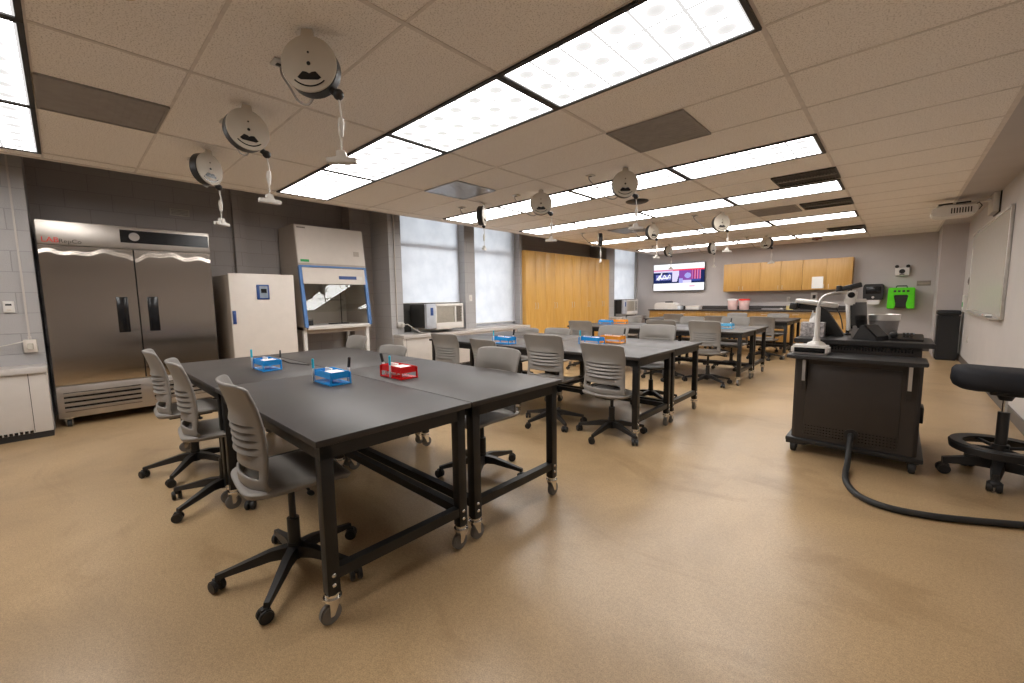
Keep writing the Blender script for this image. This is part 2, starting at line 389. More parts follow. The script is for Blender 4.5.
# windows: frame, glass; each has a roller shade hanging in front
for i, (a, b, z) in enumerate(WIN):
    f_ = MB(); xa, xb = XL-.27, XL-.21
    for y0, y1 in ((a, a+.05), (b-.05, b)): f_.box(xa, xb, y0, y1, z, ZWT)
    f_.box(xa, xb, a, b, ZWT-.05, ZWT); f_.box(xa, xb, a, b, z, z+.05); f_.box(xa, xb, a, b, 2.22, 2.29)
    fo = f_.build('window_%d' % (i+1), 'trimw', kind='structure', smooth=0)
    MB().box(XL-.245, XL-.239, a+.04, b-.04, z+.04, ZWT-.04).build('glass', 'glass', fo, smooth=0)
    j_ = MB().box(XL-.28, XL+.004, b, b+.004, z, ZWT)
    zb = [1.215, .765, 1.20][i]
    lab = ['white roller shade over the air conditioner, beside the grey hood', 'white roller shade lowered almost to the sill, beside the tall maple cupboards', 'white roller shade in the far corner by the wall television'][i]
    t = thing('roller_shade', lab, 'window shade', (XL-[.17, .14, .06][i], (a+b)/2, zb), 0)
    hw = (b-a)/2-.012
    rows = [[(.006*math.sin(k*.9+i)*(1-v), -hw+2*hw*k/10, (ZWT-.1-zb)*v) for k in range(11)] for v in (0, .2, .4, .6, .8, 1)]
    MB().grid(rows).build('shade_cloth', 'shade', t)
    MB().cyl((0, -hw, .004), (0, hw, .004), .011, n=10).build('hem_bar', 'white', t)
    MB().cyl((0, -hw, ZWT-.08-zb), (0, hw, ZWT-.08-zb), .03, n=14).build('roller', 'white', t)
    MB().tube([(.02, hw-.02, ZWT-.1-zb), (.022, hw-.02, (ZWT-zb)*.5), (.02, hw-.02, .15)], .003, n=6).build('pull_chain', 'white', t)

# ------------------------------------------------------------------ ceiling fixtures
def fixture(x0, x1, y0, y1, label):
    cx, cy = (x0+x1)/2, (y0+y1)/2; hx, hy = abs(x1-x0)/2-.014, abs(y1-y0)/2-.014
    t = thing('ceiling_light', label, 'ceiling light', (cx, cy, ZC-.012), 0, 'fluorescent ceiling lights')
    if 'fx' in KIDS:
        for o in KIDS['fx']:
            c = o.copy(); C.objects.link(c); c.parent = t
        return t
    b = MB()
    for sx in (-1, 1): b.box(sx*hx-.012, sx*hx+.012, -hy-.012, hy+.012, -.004, .012)
    for sy in (-1, 1): b.box(-hx, hx, sy*hy-.012, sy*hy+.012, -.004, .012)
    fr = b.build('frame', 'lampframe', t, smooth=0)
    d = MB().box(-hx+.012, hx-.012, -hy+.012, hy-.012, .002, .008).build('diffuser', 'lens', t, smooth=0)
    KIDS['fx'] = [fr, d]
    return t
STRIPS = [(-4, 'strip at left edge of photo'), (0, 'nearest full strip'), (4, 'second strip'), (7, 'third strip'), (11, 'fourth strip'), (15, 'strip by the back wall')]
POS = ['nearest the right wall', 'second from the right wall', 'second from the windows', 'nearest the windows']
for j, s in STRIPS:
    for k in range(1 if j < 0 else 0, 4):
        fixture(gx(k), gx(k+1), gy(j), gy(j+1), 'lit ceiling light in the %s, %s' % (s, POS[k]))

def panel(x0, x1, y0, y1, m, name, label, cat):
    cx, cy = (x0+x1)/2, (y0+y1)/2
    t = thing(name, label, cat, (cx, cy, ZC-.012), 0)
    hx, hy = abs(x1-x0)/2-.013, abs(y1-y0)/2-.012
    b = MB()
    for sx in (-1, 1): b.box(sx*hx-.008, sx*hx+.008, -hy-.008, hy+.008, -.002, .012)
    for sy in (-1, 1): b.box(-hx, hx, sy*hy-.008, sy*hy+.008, -.002, .012)
    b.build('frame', m, t, smooth=0)
    b = MB().box(-hx, hx, -hy, hy, .003, .010)
    if m != 'lampframe':
        for k in range(14):
            y = -hy+.03+k*(2*hy-.06)/13
            b.box(-hx+.02, hx-.02, y-.006, y+.006, .001, .004)
    b.build('perforated_plate', m, t, smooth=0)
    return t
H = TX/2
panel(gx(3)+H, gx(3), gy(-3), gy(-2), 'perf', 'air_return_panel', 'grey perforated ceiling panel at upper left, above the stainless refrigerator', 'ceiling vent')
panel(gx(1)+H, gx(1), gy(2), gy(3), 'perf', 'air_return_panel', 'dark grey square ceiling panel in front of the nearest full light strip', 'ceiling vent')
panel(gx(3)+H, gx(3), gy(2), gy(3), 'perfm', 'air_return_panel', 'shiny grey metal ceiling panel beside the first window', 'ceiling vent')
panel(gx(3)+H, gx(3), gy(9), gy(10), 'perfm', 'air_return_panel', 'grey ceiling panel over the third table group near the windows', 'ceiling vent')
panel(gx(1)+H, gx(1), gy(9), gy(10), 'perf', 'air_return_panel', 'taupe ceiling panel beside the second black grille', 'ceiling vent')
for j, lab in ((6, 'black louvred ceiling grille between the second and third light strips'), (9, 'black louvred ceiling grille between the third and fourth light strips'), (14, 'black louvred ceiling grille nearest the back wall')):
    x0, x1 = gx(0), gx(0)-TX/2+.06
    t = thing('ceiling_grille', lab, 'ceiling vent', ((x0+x1)/2, (gy(j)+gy(j+1))/2-.05, ZC-.02), 0)
    hx, hy = abs(x1-x0)/2, .245
    b = MB()
    for sx in (-1, 1): b.box(sx*hx-.012, sx*hx+.012, -hy-.012, hy+.012, 0, .02)
    for sy in (-1, 1): b.box(-hx, hx, sy*hy-.012, sy*hy+.012, 0, .02)
    b.build('frame', 'lampframe', t, smooth=0)
    b = MB().box(-hx, hx, -hy, hy, .014, .019)
    for k in range(18):
        x = -hx+.03+k*(2*hx-.06)/17; b.box(x-.004, x+.004, -hy, hy, .002, .015)
    b.build('louvre', 'lampframe', t, smooth=0)
    MB().box(-hx, hx, -.012, .012, -.002, .016).build('centre_bar', 'perf', t, smooth=0)

t = thing('ceiling_speaker', 'round black ceiling fitting behind a hanging reel, between the light strips', 'speaker', (-2.69, 5.43, ZC-.03))
MB().lathe([(0, .0), (.10, .002), (.125, .012), (.13, .027), (0, .027)]).build('grille', 'black', t)
MB().lathe([(.128, .01), (.15, .02), (.15, .028), (.128, .028)]).build('rim', 'blackm', t)
t = thing('smoke_detector', 'yellowed round detector on the ceiling, cut by the top of the photo', 'smoke detector', (-2.40, .27, ZC-.045))
MB().lathe([(0, 0), (.03, .001), (.05, .012), (.06, .03), (.06, .042), (0, .042)]).build('housing', 'yellow', t)
MB().lathe([(.05, .03), (.075, .036), (.075, .043), (.05, .043)]).build('base', 'yellow', t)
t = thing('ceiling_fitting', 'small dark red fitting on the ceiling near the back wall', 'sprinkler', (-1.47, 11.98, ZC-.05))
MB().box(-.09, .09, -.05, .05, .02, .046, .004).build('plate', 'brownred', t)
MB().cyl((0, 0, 0), (0, 0, .03), .03, n=14).build('nozzle', 'brownred', t)

# ------------------------------------------------------------------ hanging cord reels
def make_reel():
    """disc axis along local +X (the beige face looks to +X); the cord drops at local +Y side"""
    t = thing('cord_reel', '', 'cord reel')
    R_, zc = .129, -.172
    def disc(x0, x1, r_): return Matrix.Translation((0, 0, zc)) @ Matrix.Rotation(PI/2, 4, 'Y')
    X = disc(0, 0, 0)
    MB().lathe([(0, -.036), (.120, -.036), (.127, -.03), (.127, .026), (.120, .032), (0, .032)], n=36, X=X).build('drum', 'black', t)
    f_ = MB().lathe([(0, .034), (R_-.004, .034), (R_, .038), (R_-.003, .043), (0, .044)], n=40, X=X)
    f_.prism([(-.032, zc+.11), (.032, zc+.11), (.026, zc+.155), (-.026, zc+.155)], .034, .043, 'X')
    fp = f_.build('face_plate', 'reel', t)
    # keyhole slot, arc groove and screws on the face
    b = MB().prism([(-.055, zc-.062), (-.03, zc-.035), (-.012, zc-.038), (0, zc-.045), (.012, zc-.038), (.03, zc-.035), (.055, zc-.062), (.04, zc-.072), (-.04, zc-.072)], .0435, .0455, 'X')
    b.build('slot', 'dark', fp); b = MB(); n = 14
    arc = [(.098*math.sin(a), zc-.098*math.cos(a)) for a in [(-.75+1.5*i/n) for i in range(n+1)]]
    arc2 = [(.104*math.sin(a), zc-.104*math.cos(a)) for a in [(-.75+1.5*i/n) for i in range(n+1)]]
    b.prism(arc+arc2[::-1], .0435, .0452, 'X')
    b.build('arc_groove', 'dark', fp)
    MB().cyl((.043, 0, zc), (.047, 0, zc), .009, n=12).build('screw', 'dark', fp); MB().cyl((.043, 0, zc+.05), (.0455, 0, zc+.05), .005, n=10).build('screw', 'dark', fp)
    MB().lathe([(0, -.048), (R_-.02, -.046), (R_-.018, -.036), (0, -.036)], n=36, X=X).build('back_plate_or_shadow', 'reel', t)
    b = MB(); b.tube([(.036, 0, zc+.13), (.036, 0, -.03), (.03, .010, -.018), (.012, 0, -.010), (0, 0, 0)], .0045)
    b.cyl((0, 0, -.010), (0, 0, 0), .012, n=14); b.build('hanger', 'alu', t)
    y, z = .105, zc-.118
    MB().ell((0, y+.012, z), .026, .026, .026).cyl((0, y-.02, z+.02), (0, y+.012, z), .018, n=12).build('cord_stop', 'black', t)
    b = MB(); zt = -.615
    pts = [(0, y+.012, z-.02), (.004, y+.02, z-.09), (0, y+.014, z-.2), (0, y+.012, zt+.05)]
    b.tube(pts, .0045, n=7); b.tube([(0, y+.018, z-.11), (0, y+.016, z-.14), (0, y+.015, z-.2)], [.012, .016, .010], n=9)
    b.build('drop_cord', 'cordw', t)
    b = MB(); b.prism([(-.02, zt+.06), (.02, zt+.06), (.024, zt+.03), (.07, zt+.026), (.07, zt), (-.07, zt), (-.07, zt+.026), (-.024, zt+.03)], -.018, .018, 'X', bev=.003)
    bmesh.ops.translate(b.bm, vec=(0, y+.012, 0), verts=b.bm.verts)
    b.build('outlet_block', 'cordw', t)
    P = [(-.40, 0, -.008), (-.39, 0, -.06), (-.29, 0, -.16), (-.22, .015, -.25), (-.13, .03, -.285), (-.06, .03, -.25), (-.04, .02, -.19)]
    b = MB().tube(spline(P, 5), .0055, n=6)
    b.build('supply_cord', 'perf', t)
    return t
ROWN = ['over the front tables', 'over the second table group', 'over the third table group', 'over the farthest tables']
reels = [(0, -2.15, .92, -43), (0, -3.22, .92, 4), (0, -4.35, .92, 34), (1, -2.09, 3.94, -50), (1, -3.21, 4.0, -53), (1, -4.21, 3.96, 33),
         (2, -2.10, 7.05, -43), (2, -3.23, 7.10, -20), (2, -4.35, 7.25, -144), (3, -2.17, 10.50, -118), (3, -3.32, 10.55, -12), (3, -4.28, 10.35, -17)]
RP = ['nearest the right wall', 'middle of three', 'nearest the windows']
proto = None
for i, (row, x, y, a) in enumerate(reels):
    lab = 'hanging cord reel %s, %s' % (ROWN[row], RP[i % 3])
    if proto is None: proto = make_reel(); o = proto
    else: o = dup(proto)
    o['label'] = lab; o['group'] = 'cord reels hanging from the ceiling'
    o.location = (x, y, ZC-.004); o.rotation_euler = (0, 0, math.radians(a))
    ot = thing('ceiling_outlet', 'metal ceiling outlet plate for cord reel %s, %s' % (ROWN[row], RP[i % 3]), 'outlet', (x-.40, y-.01, ZC-.004), 0, 'ceiling outlets for the cord reels')
    MB().box(-.03, .05, -.035, .035, -.012, 0, .002).build('cover_plate', 'alu', ot); MB().box(-.01, .02, -.014, .014, -.016, -.011, .002).build('socket', 'ink', ot)
    for ch in children_named(o, 'supply_cord'): ch.rotation_euler = (0, 0, math.radians(-a+(4 if row else 0)))

# ------------------------------------------------------------------ lab tables
TL, TW, TZ = 1.48, .757, .761
def make_table():
    t = thing('lab_table', '', 'table'); hx, hy = TL/2, TW/2
    MB().box(-hx, hx, -hy, hy, TZ-.026, TZ, .003).build('tabletop', 'epoxy', t)
    b = MB(); ix, iy = hx-.025, hy-.022
    for sy in (-1, 1): b.box(-ix, ix, sy*iy-.018*(sy > 0)-.0, sy*iy+.018*(sy < 0), TZ-.085, TZ-.026)
    for sx in (-1, 1): b.box(min(sx*ix, sx*(ix-.018)), max(sx*ix, sx*(ix-.018)), -iy, iy, TZ-.085, TZ-.026)
    b.build('apron', 'frame', t, smooth=0)
    for sx in (-1, 1):
        for sy in (-1, 1):
            x, y = sx*(hx-.05), sy*(hy-.047)
            l = MB().box(x-.025, x+.025, y-.025, y+.025, .125, TZ-.026, .003).build('leg', 'frame', t)
            b = MB()
            for z in (.165, .205): b.ell((x+sx*.026, y, z), .006, .009, .009, 10)
            b.build('bolt', 'chrome', l)
            # swivel caster: plate, fork, wheel
            cx, cy = x, y-.012
            b = MB(); b.cyl((x, y, .108), (x, y, .125), .028, n=16); b.cyl((x, y, .098), (x, y, .11), .036, n=16)
            for dx in (-.019, .019): b.prism([(cy-.008, .036), (cy+.008, .036), (y+.022, .088), (y+.03, .10), (y-.026, .10), (y-.02, .088)], cx+dx-.002, cx+dx+.002, 'X')
            cs = b.build('caster', 'chrome', l)
            b = MB(); b.cyl((cx-.014, cy, .042), (cx+.014, cy, .042), .042, n=24, bev=.005)
            b.build('wheel', 'wheel', cs)
    for o in [q for q in C.objects if q.name.split('.')[0] == 'wheel' and q.parent and q.parent.name.startswith('caster')]:
        o.parent = o.parent.parent                     # keep to three levels
    for sx in (-1, 1): MB().box(sx*(hx-.05)-.02, sx*(hx-.05)+.02, -(hy-.072), hy-.072, .18, .225).build('end_rail', 'frame', t, smooth=0)
    MB().box(-(hx-.075), hx-.075, hy-.067, hy-.027, .18, .225).build('long_rail', 'frame', t, smooth=0)
    return t
CL = [(-1.53, .585), (-1.575, 3.27), (-1.555, 6.38), (-1.55, 9.55)]
CN = ['front', 'second', 'third', 'farthest']
tp = None
for c, (xe, y0) in enumerate(CL):
    for s in (0, 1):
        for e in (0, 1):
            lab = 'black topped rolling lab table in the %s group, %s side, %s end' % (CN[c], ['near', 'far'][s], ['aisle', 'window'][e])
            loc = (xe-TL/2-e*(TL+.006), y0+TW/2+s*(TW+.006), 0)
            if tp is None: tp = make_table(); o = tp
            else: o = dup(tp)
            o['label'] = lab; o['group'] = 'rolling lab tables'
            o.location = loc; o.rotation_euler = (0, 0, PI if s else 0)

# ------------------------------------------------------------------ swivel chairs (local: facing +Y)
SZ = .465
def sup(a, n): c = math.cos(a); s_ = math.sin(a); return math.copysign(abs(c)**(2/n), c), math.copysign(abs(s_)**(2/n), s_)
def make_chair():
    t = thing('swivel_chair', '', 'chair')
    MB().cyl((0, 0, .075), (0, 0, .155), .034, .030, n=16).build('hub', 'blackm', t)
    for k in range(5):
        a = k*2*PI/5; d = Vector((math.cos(a), math.sin(a), 0)); s_ = Vector((-d.y, d.x, 0))
        rows = []
        for q, w_, zt, zb in ((.015, .026, .14, .085), (.10, .022, .135, .09), (.27, .014, .092, .066), (.315, .013, .082, .06)):
            p = d*q; rows.append([tuple(p+s_*w_+Vector((0, 0, zb))), tuple(p+s_*w_*.8+Vector((0, 0, zt))), tuple(p-s_*w_*.8+Vector((0, 0, zt))), tuple(p-s_*w_+Vector((0, 0, zb)))])
        b = MB().grid(rows, closed=True); b.bm.verts.ensure_lookup_table(); v = b.bm.verts[:]
        b.bm.faces.new(v[-4:]); b.bm.faces.new(v[:4][::-1]); bmesh.ops.recalc_face_normals(b.bm, faces=b.bm.faces)
        l = b.build('leg', 'blackm', t)
        c = d*.305; b = MB(); b.cyl(c+Vector((0, 0, .05)), c+Vector((0, 0, .078)), .008, n=8)
        ax = (d*math.cos(.7)+s_*math.sin(.7)); e = c-Vector((-ax.y, ax.x, 0))*.012
        for sg in (-1, 1): b.cyl(e+ax*sg*.006+Vector((0, 0, .028)), e+ax*sg*.026+Vector((0, 0, .028)), .028, n=16, bev=.004)
        b.box(-.012, .012, -.016, .016, .036, .060, .004, X=Matrix.Translation(e) @ Matrix.Rotation(math.atan2(ax.y, ax.x), 4, 'Z'))
        b.build('caster', 'black', l)
    b = MB(); b.cyl((0, 0, .12), (0, 0, .27), .027, n=16); b.build('column', 'blackm', t)
    b = MB(); b.cyl((0, 0, .20), (0, 0, SZ-.03), .015, n=14); b.build('piston', 'black', t)
    b = MB(); b.box(-.09, .09, -.14, .12, SZ-.065, SZ-.022, .008); b.build('seat_plate', 'black', t)
    b = MB(); b.tube([(.08, .02, SZ-.05), (.16, .03, SZ-.055), (.185, .03, SZ-.06)], .006); b.ell((.20, .03, SZ-.062), .03, .014, .008, 12); b.build('lever', 'black', t)
    # seat shell
    rows = []; nA = 40
    for q in (0.02, .3, .55, .75, .88, .95, 1.0):
        ring = []
        for k in range(nA):
            cx, cy = sup(2*PI*k/nA, 5); x, y = cx*q*.228, cy*q*.222+.008
            z = SZ-.014*(1-min(1, (x/.2)**2))-.028*max(0, (y-.09)/.14)**2-.010*max(0, (q-.88)/.12)**2+.006*max(0, (-y-.12)/.1)
            ring.append((x, y, z))
        rows.append(ring)
    b = MB().grid(rows, closed=True); b.bm.verts.ensure_lookup_table(); b.bm.faces.new([b.bm.verts[k] for k in range(nA)])
    bmesh.ops.recalc_face_normals(b.bm, faces=b.bm.faces)
    b.build('seat', 'grey', t, smooth=50, solid=.024, soff=-1, bevel=.004)
    # back shell with five lumbar ribs, slots between them, and an opening above the seat
    zs = [(0, 0, 0), (.03, 0, 0), (.058, 0, 0), (.066, 0, 1), (.105, 0, 1), (.112, 0, 0), (.15, 0, 0)]
    z = .158
    for k in range(4): zs += [(z, .020, 0), (z+.008, .020, 0), (z+.009, -.016, 0), (z+.018, -.012, 0), (z+.027, -.001, 0)]; z += .032
    zs += [(z, .020, 0), (z+.008, .020, 0), (z+.009, -.014, 0), (z+.035, -.003, 0), (z+.07, 0, 0), (z+.11, 0, 0), (z+.148, 0, 0), (z+.168, 0, 0), (z+.178, 0, 0)]
    zt = zs[-1][0]; nu = 24; rows = []
    for h_, dy, kd in zs:
        v = h_/zt; w_ = .222-.012*math.sin(PI*min(1, v*1.4))+.004*v
        yb = -.204+.032*math.sin(PI*v*.95)*.9-.042*v**1.6
        row = []
        for k in range(nu+1):
            q = -1+2*k/nu; ins = max(0, 1-(abs(q)/.80)**8) if abs(q) < .80 else 0
            x = q*w_; y = yb+.062*q*q+dy*ins
            zz = h_
            if v > .80: zz = h_-.020*abs(q)**8*(v-.8)/.2
            if v < .1: zz = h_+.030*abs(q)**6*(1-v/.1); y += .02*(1-v/.1)
            row.append((x, y, SZ-.022+zz))
        rows.append(row)
    kinds = [k for _, _, k in zs]
    def skip(i, j):
        q = abs(-1+2*(j+.5)/nu)
        if kinds[i] == 1 and kinds[i+1] == 1 and q < .80: return True
        return False
    b = MB().grid(rows, skip=skip)
    b.build('backrest', 'grey', t, smooth=60, solid=.011, soff=0)
    return t
SEATPARTS = ('seat', 'backrest', 'seat_plate', 'lever')
# x, y, facing (deg from +Y), base turn, seat lift, cluster, label
chairs = [
 (-2.02, .65, -5, -39, .045, 'grey swivel chair nearest the camera, pulled up to the front tables'),
 (-3.17, .63, -6, -60, .025, 'grey swivel chair second from the camera along the front tables'),
 (-3.89, .60, -4, -108, .035, 'grey swivel chair at front tables, closest to the stainless refrigerator'),
 (-2.17, 2.0, 178, 19, .0, 'grey swivel chair on the far side of the front tables, nearest the aisle'),
 (-3.62, 2.00, 183, 20, -.08, 'low grey swivel chair behind the red rack on the front tables'),
 (-4.36, 2.00, 178, 50, -.02, 'grey swivel chair in front of the grey hood, far window end of front tables'),
 (-4.08, 3.32, 5, 30, -.045, 'slat backed grey chair below the first air conditioner, second group'),
 (-3.42, 3.37, -4, 5, -.08, 'low dark looking grey chair half hidden behind a front table chair'),
 (-2.53, 3.32, 3, -30, .02, 'slat backed grey chair third along the near side of second group'),
 (-1.88, 3.36, -4, -20, -.035, 'slat backed grey chair at the aisle end of the second group'),
 (-2.16, 4.80, 181, 40, .02, 'grey chair seen from the front across the second group, aisle end'),
 (-2.78, 4.80, 177, 12, -.015, 'grey chair behind the orange rack on the second group'),
 (-4.30, 4.82, 180, 22, -.10, 'grey chair across the second group, below the second window'),
 (-3.70, 4.82, 184, 8, -.08, 'grey chair across the second group, in front of the tall cupboards'),
 (-1.98, 6.30, -5, -32, .02, 'slat backed grey chair at the aisle end of the third group'),
 (-2.64, 6.32, 2, 5, .02, 'grey chair second from the aisle on near side of third group'),
 (-4.08, 6.30, 4, 18, -.03, 'grey chair at window end of third group, before tall cupboards'),
 (-2.10, 7.90, 180, 10, -.01, 'grey chair across the third group, aisle end, behind the pale blue rack'),
 (-2.86, 7.90, 176, 28, -.02, 'grey chair across the third group, second from the aisle'),
 (-4.06, 7.90, 183, 40, -.04, 'grey chair across the third group, window end, below far air conditioner'),
 (-1.94, 9.50, -6, 12, -.05, 'grey chair at the aisle end of the farthest tables'),
 (-2.82, 9.50, 3, 33, -.05, 'grey chair second from aisle on near side of farthest tables'),
 (-3.70, 9.50, 0, 21, -.02, 'grey chair third from aisle on near side of farthest tables'),
 (-2.06, 11.10, 172, 4, -.06, 'grey chair at far side of farthest tables, aisle end'),
 (-2.90, 11.10, 180, 26, -.06, 'grey chair at far side of farthest tables, before the red lidded tubs'),
]
cp = None
for x, y, a, bt, dz, lab in chairs:
    if cp is None: cp = make_chair(); o = cp
    else: o = dup(cp)
    o['label'] = lab; o['group'] = 'swivel chairs at the lab tables'
    o.location = (x, y, 0); o.rotation_euler = (0, 0, math.radians(a))
    for ch in ALL(o):
        n = ch.name.split('.')[0]
        if n in SEATPARTS: ch.location.z = dz
        elif n in ('leg', 'hub'): ch.rotation_euler = (0, 0, math.radians(bt-a))
        elif n == 'piston': ch.location.z = dz

# ------------------------------------------------------------------ tube racks, pens
def make_rack():
    t = thing('tube_rack', '', 'rack'); hx, hy = .13, .066
    MB().box(-hx, hx, -hy, hy, 0, .008, .002).build('base_plate', 'rackblue', t)
    b = MB().box(-hx+.012, hx-.012, -hy+.01, hy-.01, .040, .046)
    for sy in (-1, 1): b.box(-hx+.01, hx-.01, sy*(hy-.012)-.003, sy*(hy-.012)+.003, .040, .080)
    for sx in (-1, 1): b.box(sx*(hx-.012)-.003, sx*(hx-.012)+.003, -hy+.01, hy-.01, .040, .080)
    b.build('tray', 'rackblue', t, smooth=0)
    for sx in (-1, 1):
        for sy in (-1, 1): MB().cyl((sx*(hx-.006), sy*(hy-.006), 0), (sx*(hx-.006), sy*(hy-.006), .075), .006, n=10).build('post', 'rackblue', t)
    b = MB().box(-.02, hx-.025, -hy+.025, hy-.02, .046, .075)
    for k in range(4): b.cyl((-.10+k*.024, .01, .046), (-.10+k*.024, .01, .086), .008, n=10)
    b.build('tube_insert', 'paper', t)
    return t
racks = [(-3.53, 1.03, 'rackblue', 'blue plastic tube rack nearest the white incubator on the front tables', 'blue rack nearest the incubator'), (-2.60, 1.12, 'rackblue', 'blue plastic tube rack in the middle of the front tables', 'blue rack mid front table'),
         (-2.44, 1.50, 'rackred', 'red plastic tube rack on the front tables', 'red rack'), (-3.30, 3.42, 'rackblue', 'blue tube rack on second group, under the second window', 'blue rack under second window'),
         (-2.47, 3.95, 'rackblue', 'blue tube rack beside the orange rack on second group', 'blue rack beside the orange rack'), (-2.36, 4.22, 'rackor', 'orange tube rack on the second group', 'orange rack on second group'),
         (-4.12, 7.10, 'rackblue', 'blue tube rack at window end of third group', 'distant blue rack'), (-3.95, 7.36, 'rackor', 'orange tube rack at window end of third group', 'distant orange rack'),
         (-1.99, 7.05, 'rackcyan', 'pale blue tube rack near the aisle end of third group', 'pale blue rack')]
rp = None; REC = {}
def recolour(o, m):
    o.data = REC.setdefault((o.data.name, m), None) or o.data
for i, (x, y, m, lab, sh) in enumerate(racks):
    if rp is None: rp = make_rack(); o = rp
    else: o = dup(rp)
    o['label'] = lab; o['group'] = 'tube racks on the tables'
    o.location = (x, y, TZ); o.rotation_euler = (0, 0, 0)
    for ch in ALL(o):
        if ch.name.split('.')[0] != 'tube_insert' and m != 'rackblue':
            key = (ch.data.name.split('.')[0]+ch.name.split('.')[0], m)
            ch.data = ch.data.copy(); ch.data.materials[0] = M[m]
def pen(x, y, z, m, capm, name, lab, tilt, h=.14, r_=.007):
    t = thing(name, lab, 'pen' if name != 'pipette' else 'pipette', (x, y, z), 0, None)
    t.rotation_euler = (tilt[0], tilt[1], 0)
    MB().lathe([(0, 0), (.003, .002), (r_, .012), (r_, h*.6), (r_*.9, h*.62), (0, h*.62)], n=12).build('barrel', m, t)
    MB().lathe([(0, h*.58), (r_*1.12, h*.58), (r_*1.12, h*.97), (r_*.6, h), (0, h)], n=12).build('cap', capm, t)
for i, (x, y, m, lab, sh) in enumerate(racks):
    if i in (0, 1, 2, 4, 3):
        pen(x-.10 if i != 2 else x+.02, y-.072 if i != 2 else y-.075, TZ+.002, 'clearp', 'cyan', 'pipette', 'cyan tipped clear tube upright in the ' + sh, (.0, .0), .15, .0065)
    if i in (1, 3, 5, 7, 8, 0):
        pen(x+(.06 if i != 5 else .09), y+.075, TZ+.002, 'white', 'black', 'marker', 'black capped marker at the far end of the ' + sh, (-.05, .12 if i else -.05), .16 if i != 0 else .14, .0085 if i else .005)
    if i == 2: pen(x-.145, y-.01, TZ+.002, 'white', 'black', 'marker', 'black capped marker leaning at the left end of the red rack', (.1, -.22), .15, .0085)
tag(MB().tube([(-3.92, 1.27, TZ+.004), (-3.7, 1.25, TZ+.004), (-3.45, 1.31, TZ+.004)], .004, n=6).build('loose_cable', 'black', loc=(-3.92, 1.27, TZ)), 'thin dark cable lying on the front tables behind the first blue rack', 'cable')

# ------------------------------------------------------------------ stainless refrigerator
def refrigerator():
    t = thing('laboratory_refrigerator', 'tall two door stainless steel refrigerator against the left wall', 'refrigerator', (-6.67, .585, 0))
    fx, bx, hy = .41, -.40, .705     # front plane x = -6.26
    b = MB().box(bx, fx-.055, -hy, hy, .10, 2.115, .004); b.build('cabinet_body', 'satin', t)
    MB().box(fx-.06, fx-.0, -hy, hy, 1.88, 2.118, .005).build('top_fascia', 'satin', t)
    MB().box(fx-.06, fx-.004, -hy, hy, .10, .432, .005).build('bottom_fascia', 'satin', t)
    for sg in (-1, 1):
        y0, y1 = (-hy+.002, -.006) if sg < 0 else (.006, hy-.002)
        b = MB().box(fx-.055, fx-.012, y0, y1, .442, 1.874, .003); rows = []; n = 48
        for z in [.442, .446, .46, .6, .8, 1.0, 1.2, 1.4, 1.6, 1.70]+[1.715+.159*i/26 for i in range(27)]:
            row = []
            for k in range(n+1):
                y = y0+(y1-y0)*k/n; e = min(k, n-k)/n
                wv = .060+.014*math.sin(y*13+1.2)+.009*math.sin(y*29+sg)+.03*max(0, .12-e)/.12
                q = min(1, max(0, (z-(1.868-wv*1.25))/.042)); x = fx-.0034*q*q*(3-2*q)-.006*max(0, (.46-z)/.018)**2
                row.append((x, y, z))
            rows.append(row)
        b.grid([[(fx-.02, p[1], .442) for p in rows[0]]]+rows+[[(fx-.02, p[1], 1.874) for p in rows[-1]]])
        d = b.build('door', 'steel', t, smooth=40)
        ya, yb = (-.182, -.088) if sg < 0 else (.076, .168)
        b = MB().box(fx-.001, fx+.004, ya, yb, .965, 1.352, .003); b.box(fx+.002, fx+.010, yb-.028 if sg < 0 else ya, yb if sg < 0 else ya+.028, .975, 1.342, .003)
        b.build('handle', 'dark', d)
    MB().box(fx-.05, fx-.018, -.008, .008, .445, 1.87).build('door_gasket', 'black', t, smooth=0)
    b = MB().box(fx-.001, fx+.003, -.095, .695, 1.945, 2.082); p = b.build('control_panel', 'dark', t, smooth=0)
    MB().lathe([(0, 0), (.04, 0), (.045, .002), (0, .003)], n=24, X=Matrix.Translation((fx+.003, .02, 2.013)) @ Matrix.Rotation(PI/2, 4, 'Y')).build('badge', 'perf', p)
    for sg in (-1, 1):
        yc = sg*.355
        b = MB().box(fx-.006, fx-.002, yc-.30, yc+.30, .165, .365)
        v = b.build('vent_recess', 'dark', t, smooth=0)
        b = MB()
        for k in range(4):
            z = .178+k*.052; b.prism([(fx-.006, z-.012), (fx+.006, z-.004), (fx+.006, z+.022), (fx-.004, z+.026)], yc-.30, yc+.30, 'Y')
        b.build('slat', 'satin', v, smooth=0)
    for x in (bx+.06, fx-.07):
        for y in (-hy+.07, hy-.07):
            c = MB().box(x-.03, x+.03, y-.03, y+.03, .082, .102).box(x-.022, x+.022, y-.026, y-.022, .03, .085).box(x-.022, x+.022, y+.022, y+.026, .03, .085).build('caster', 'chrome', t)
            MB().cyl((x, y-.018, .036), (x, y+.018, .036), .036, n=18, bev=.004).build('wheel', 'rubber', c)
    text_mesh('logo_text', 'LAB', .072, 'red', t, (fx+.0015, -.615, 1.925), RX)
    text_mesh('logo_text', 'RepCo', .058, 'ink', t, (fx+.0015, -.475, 1.918), RX)
refrigerator()

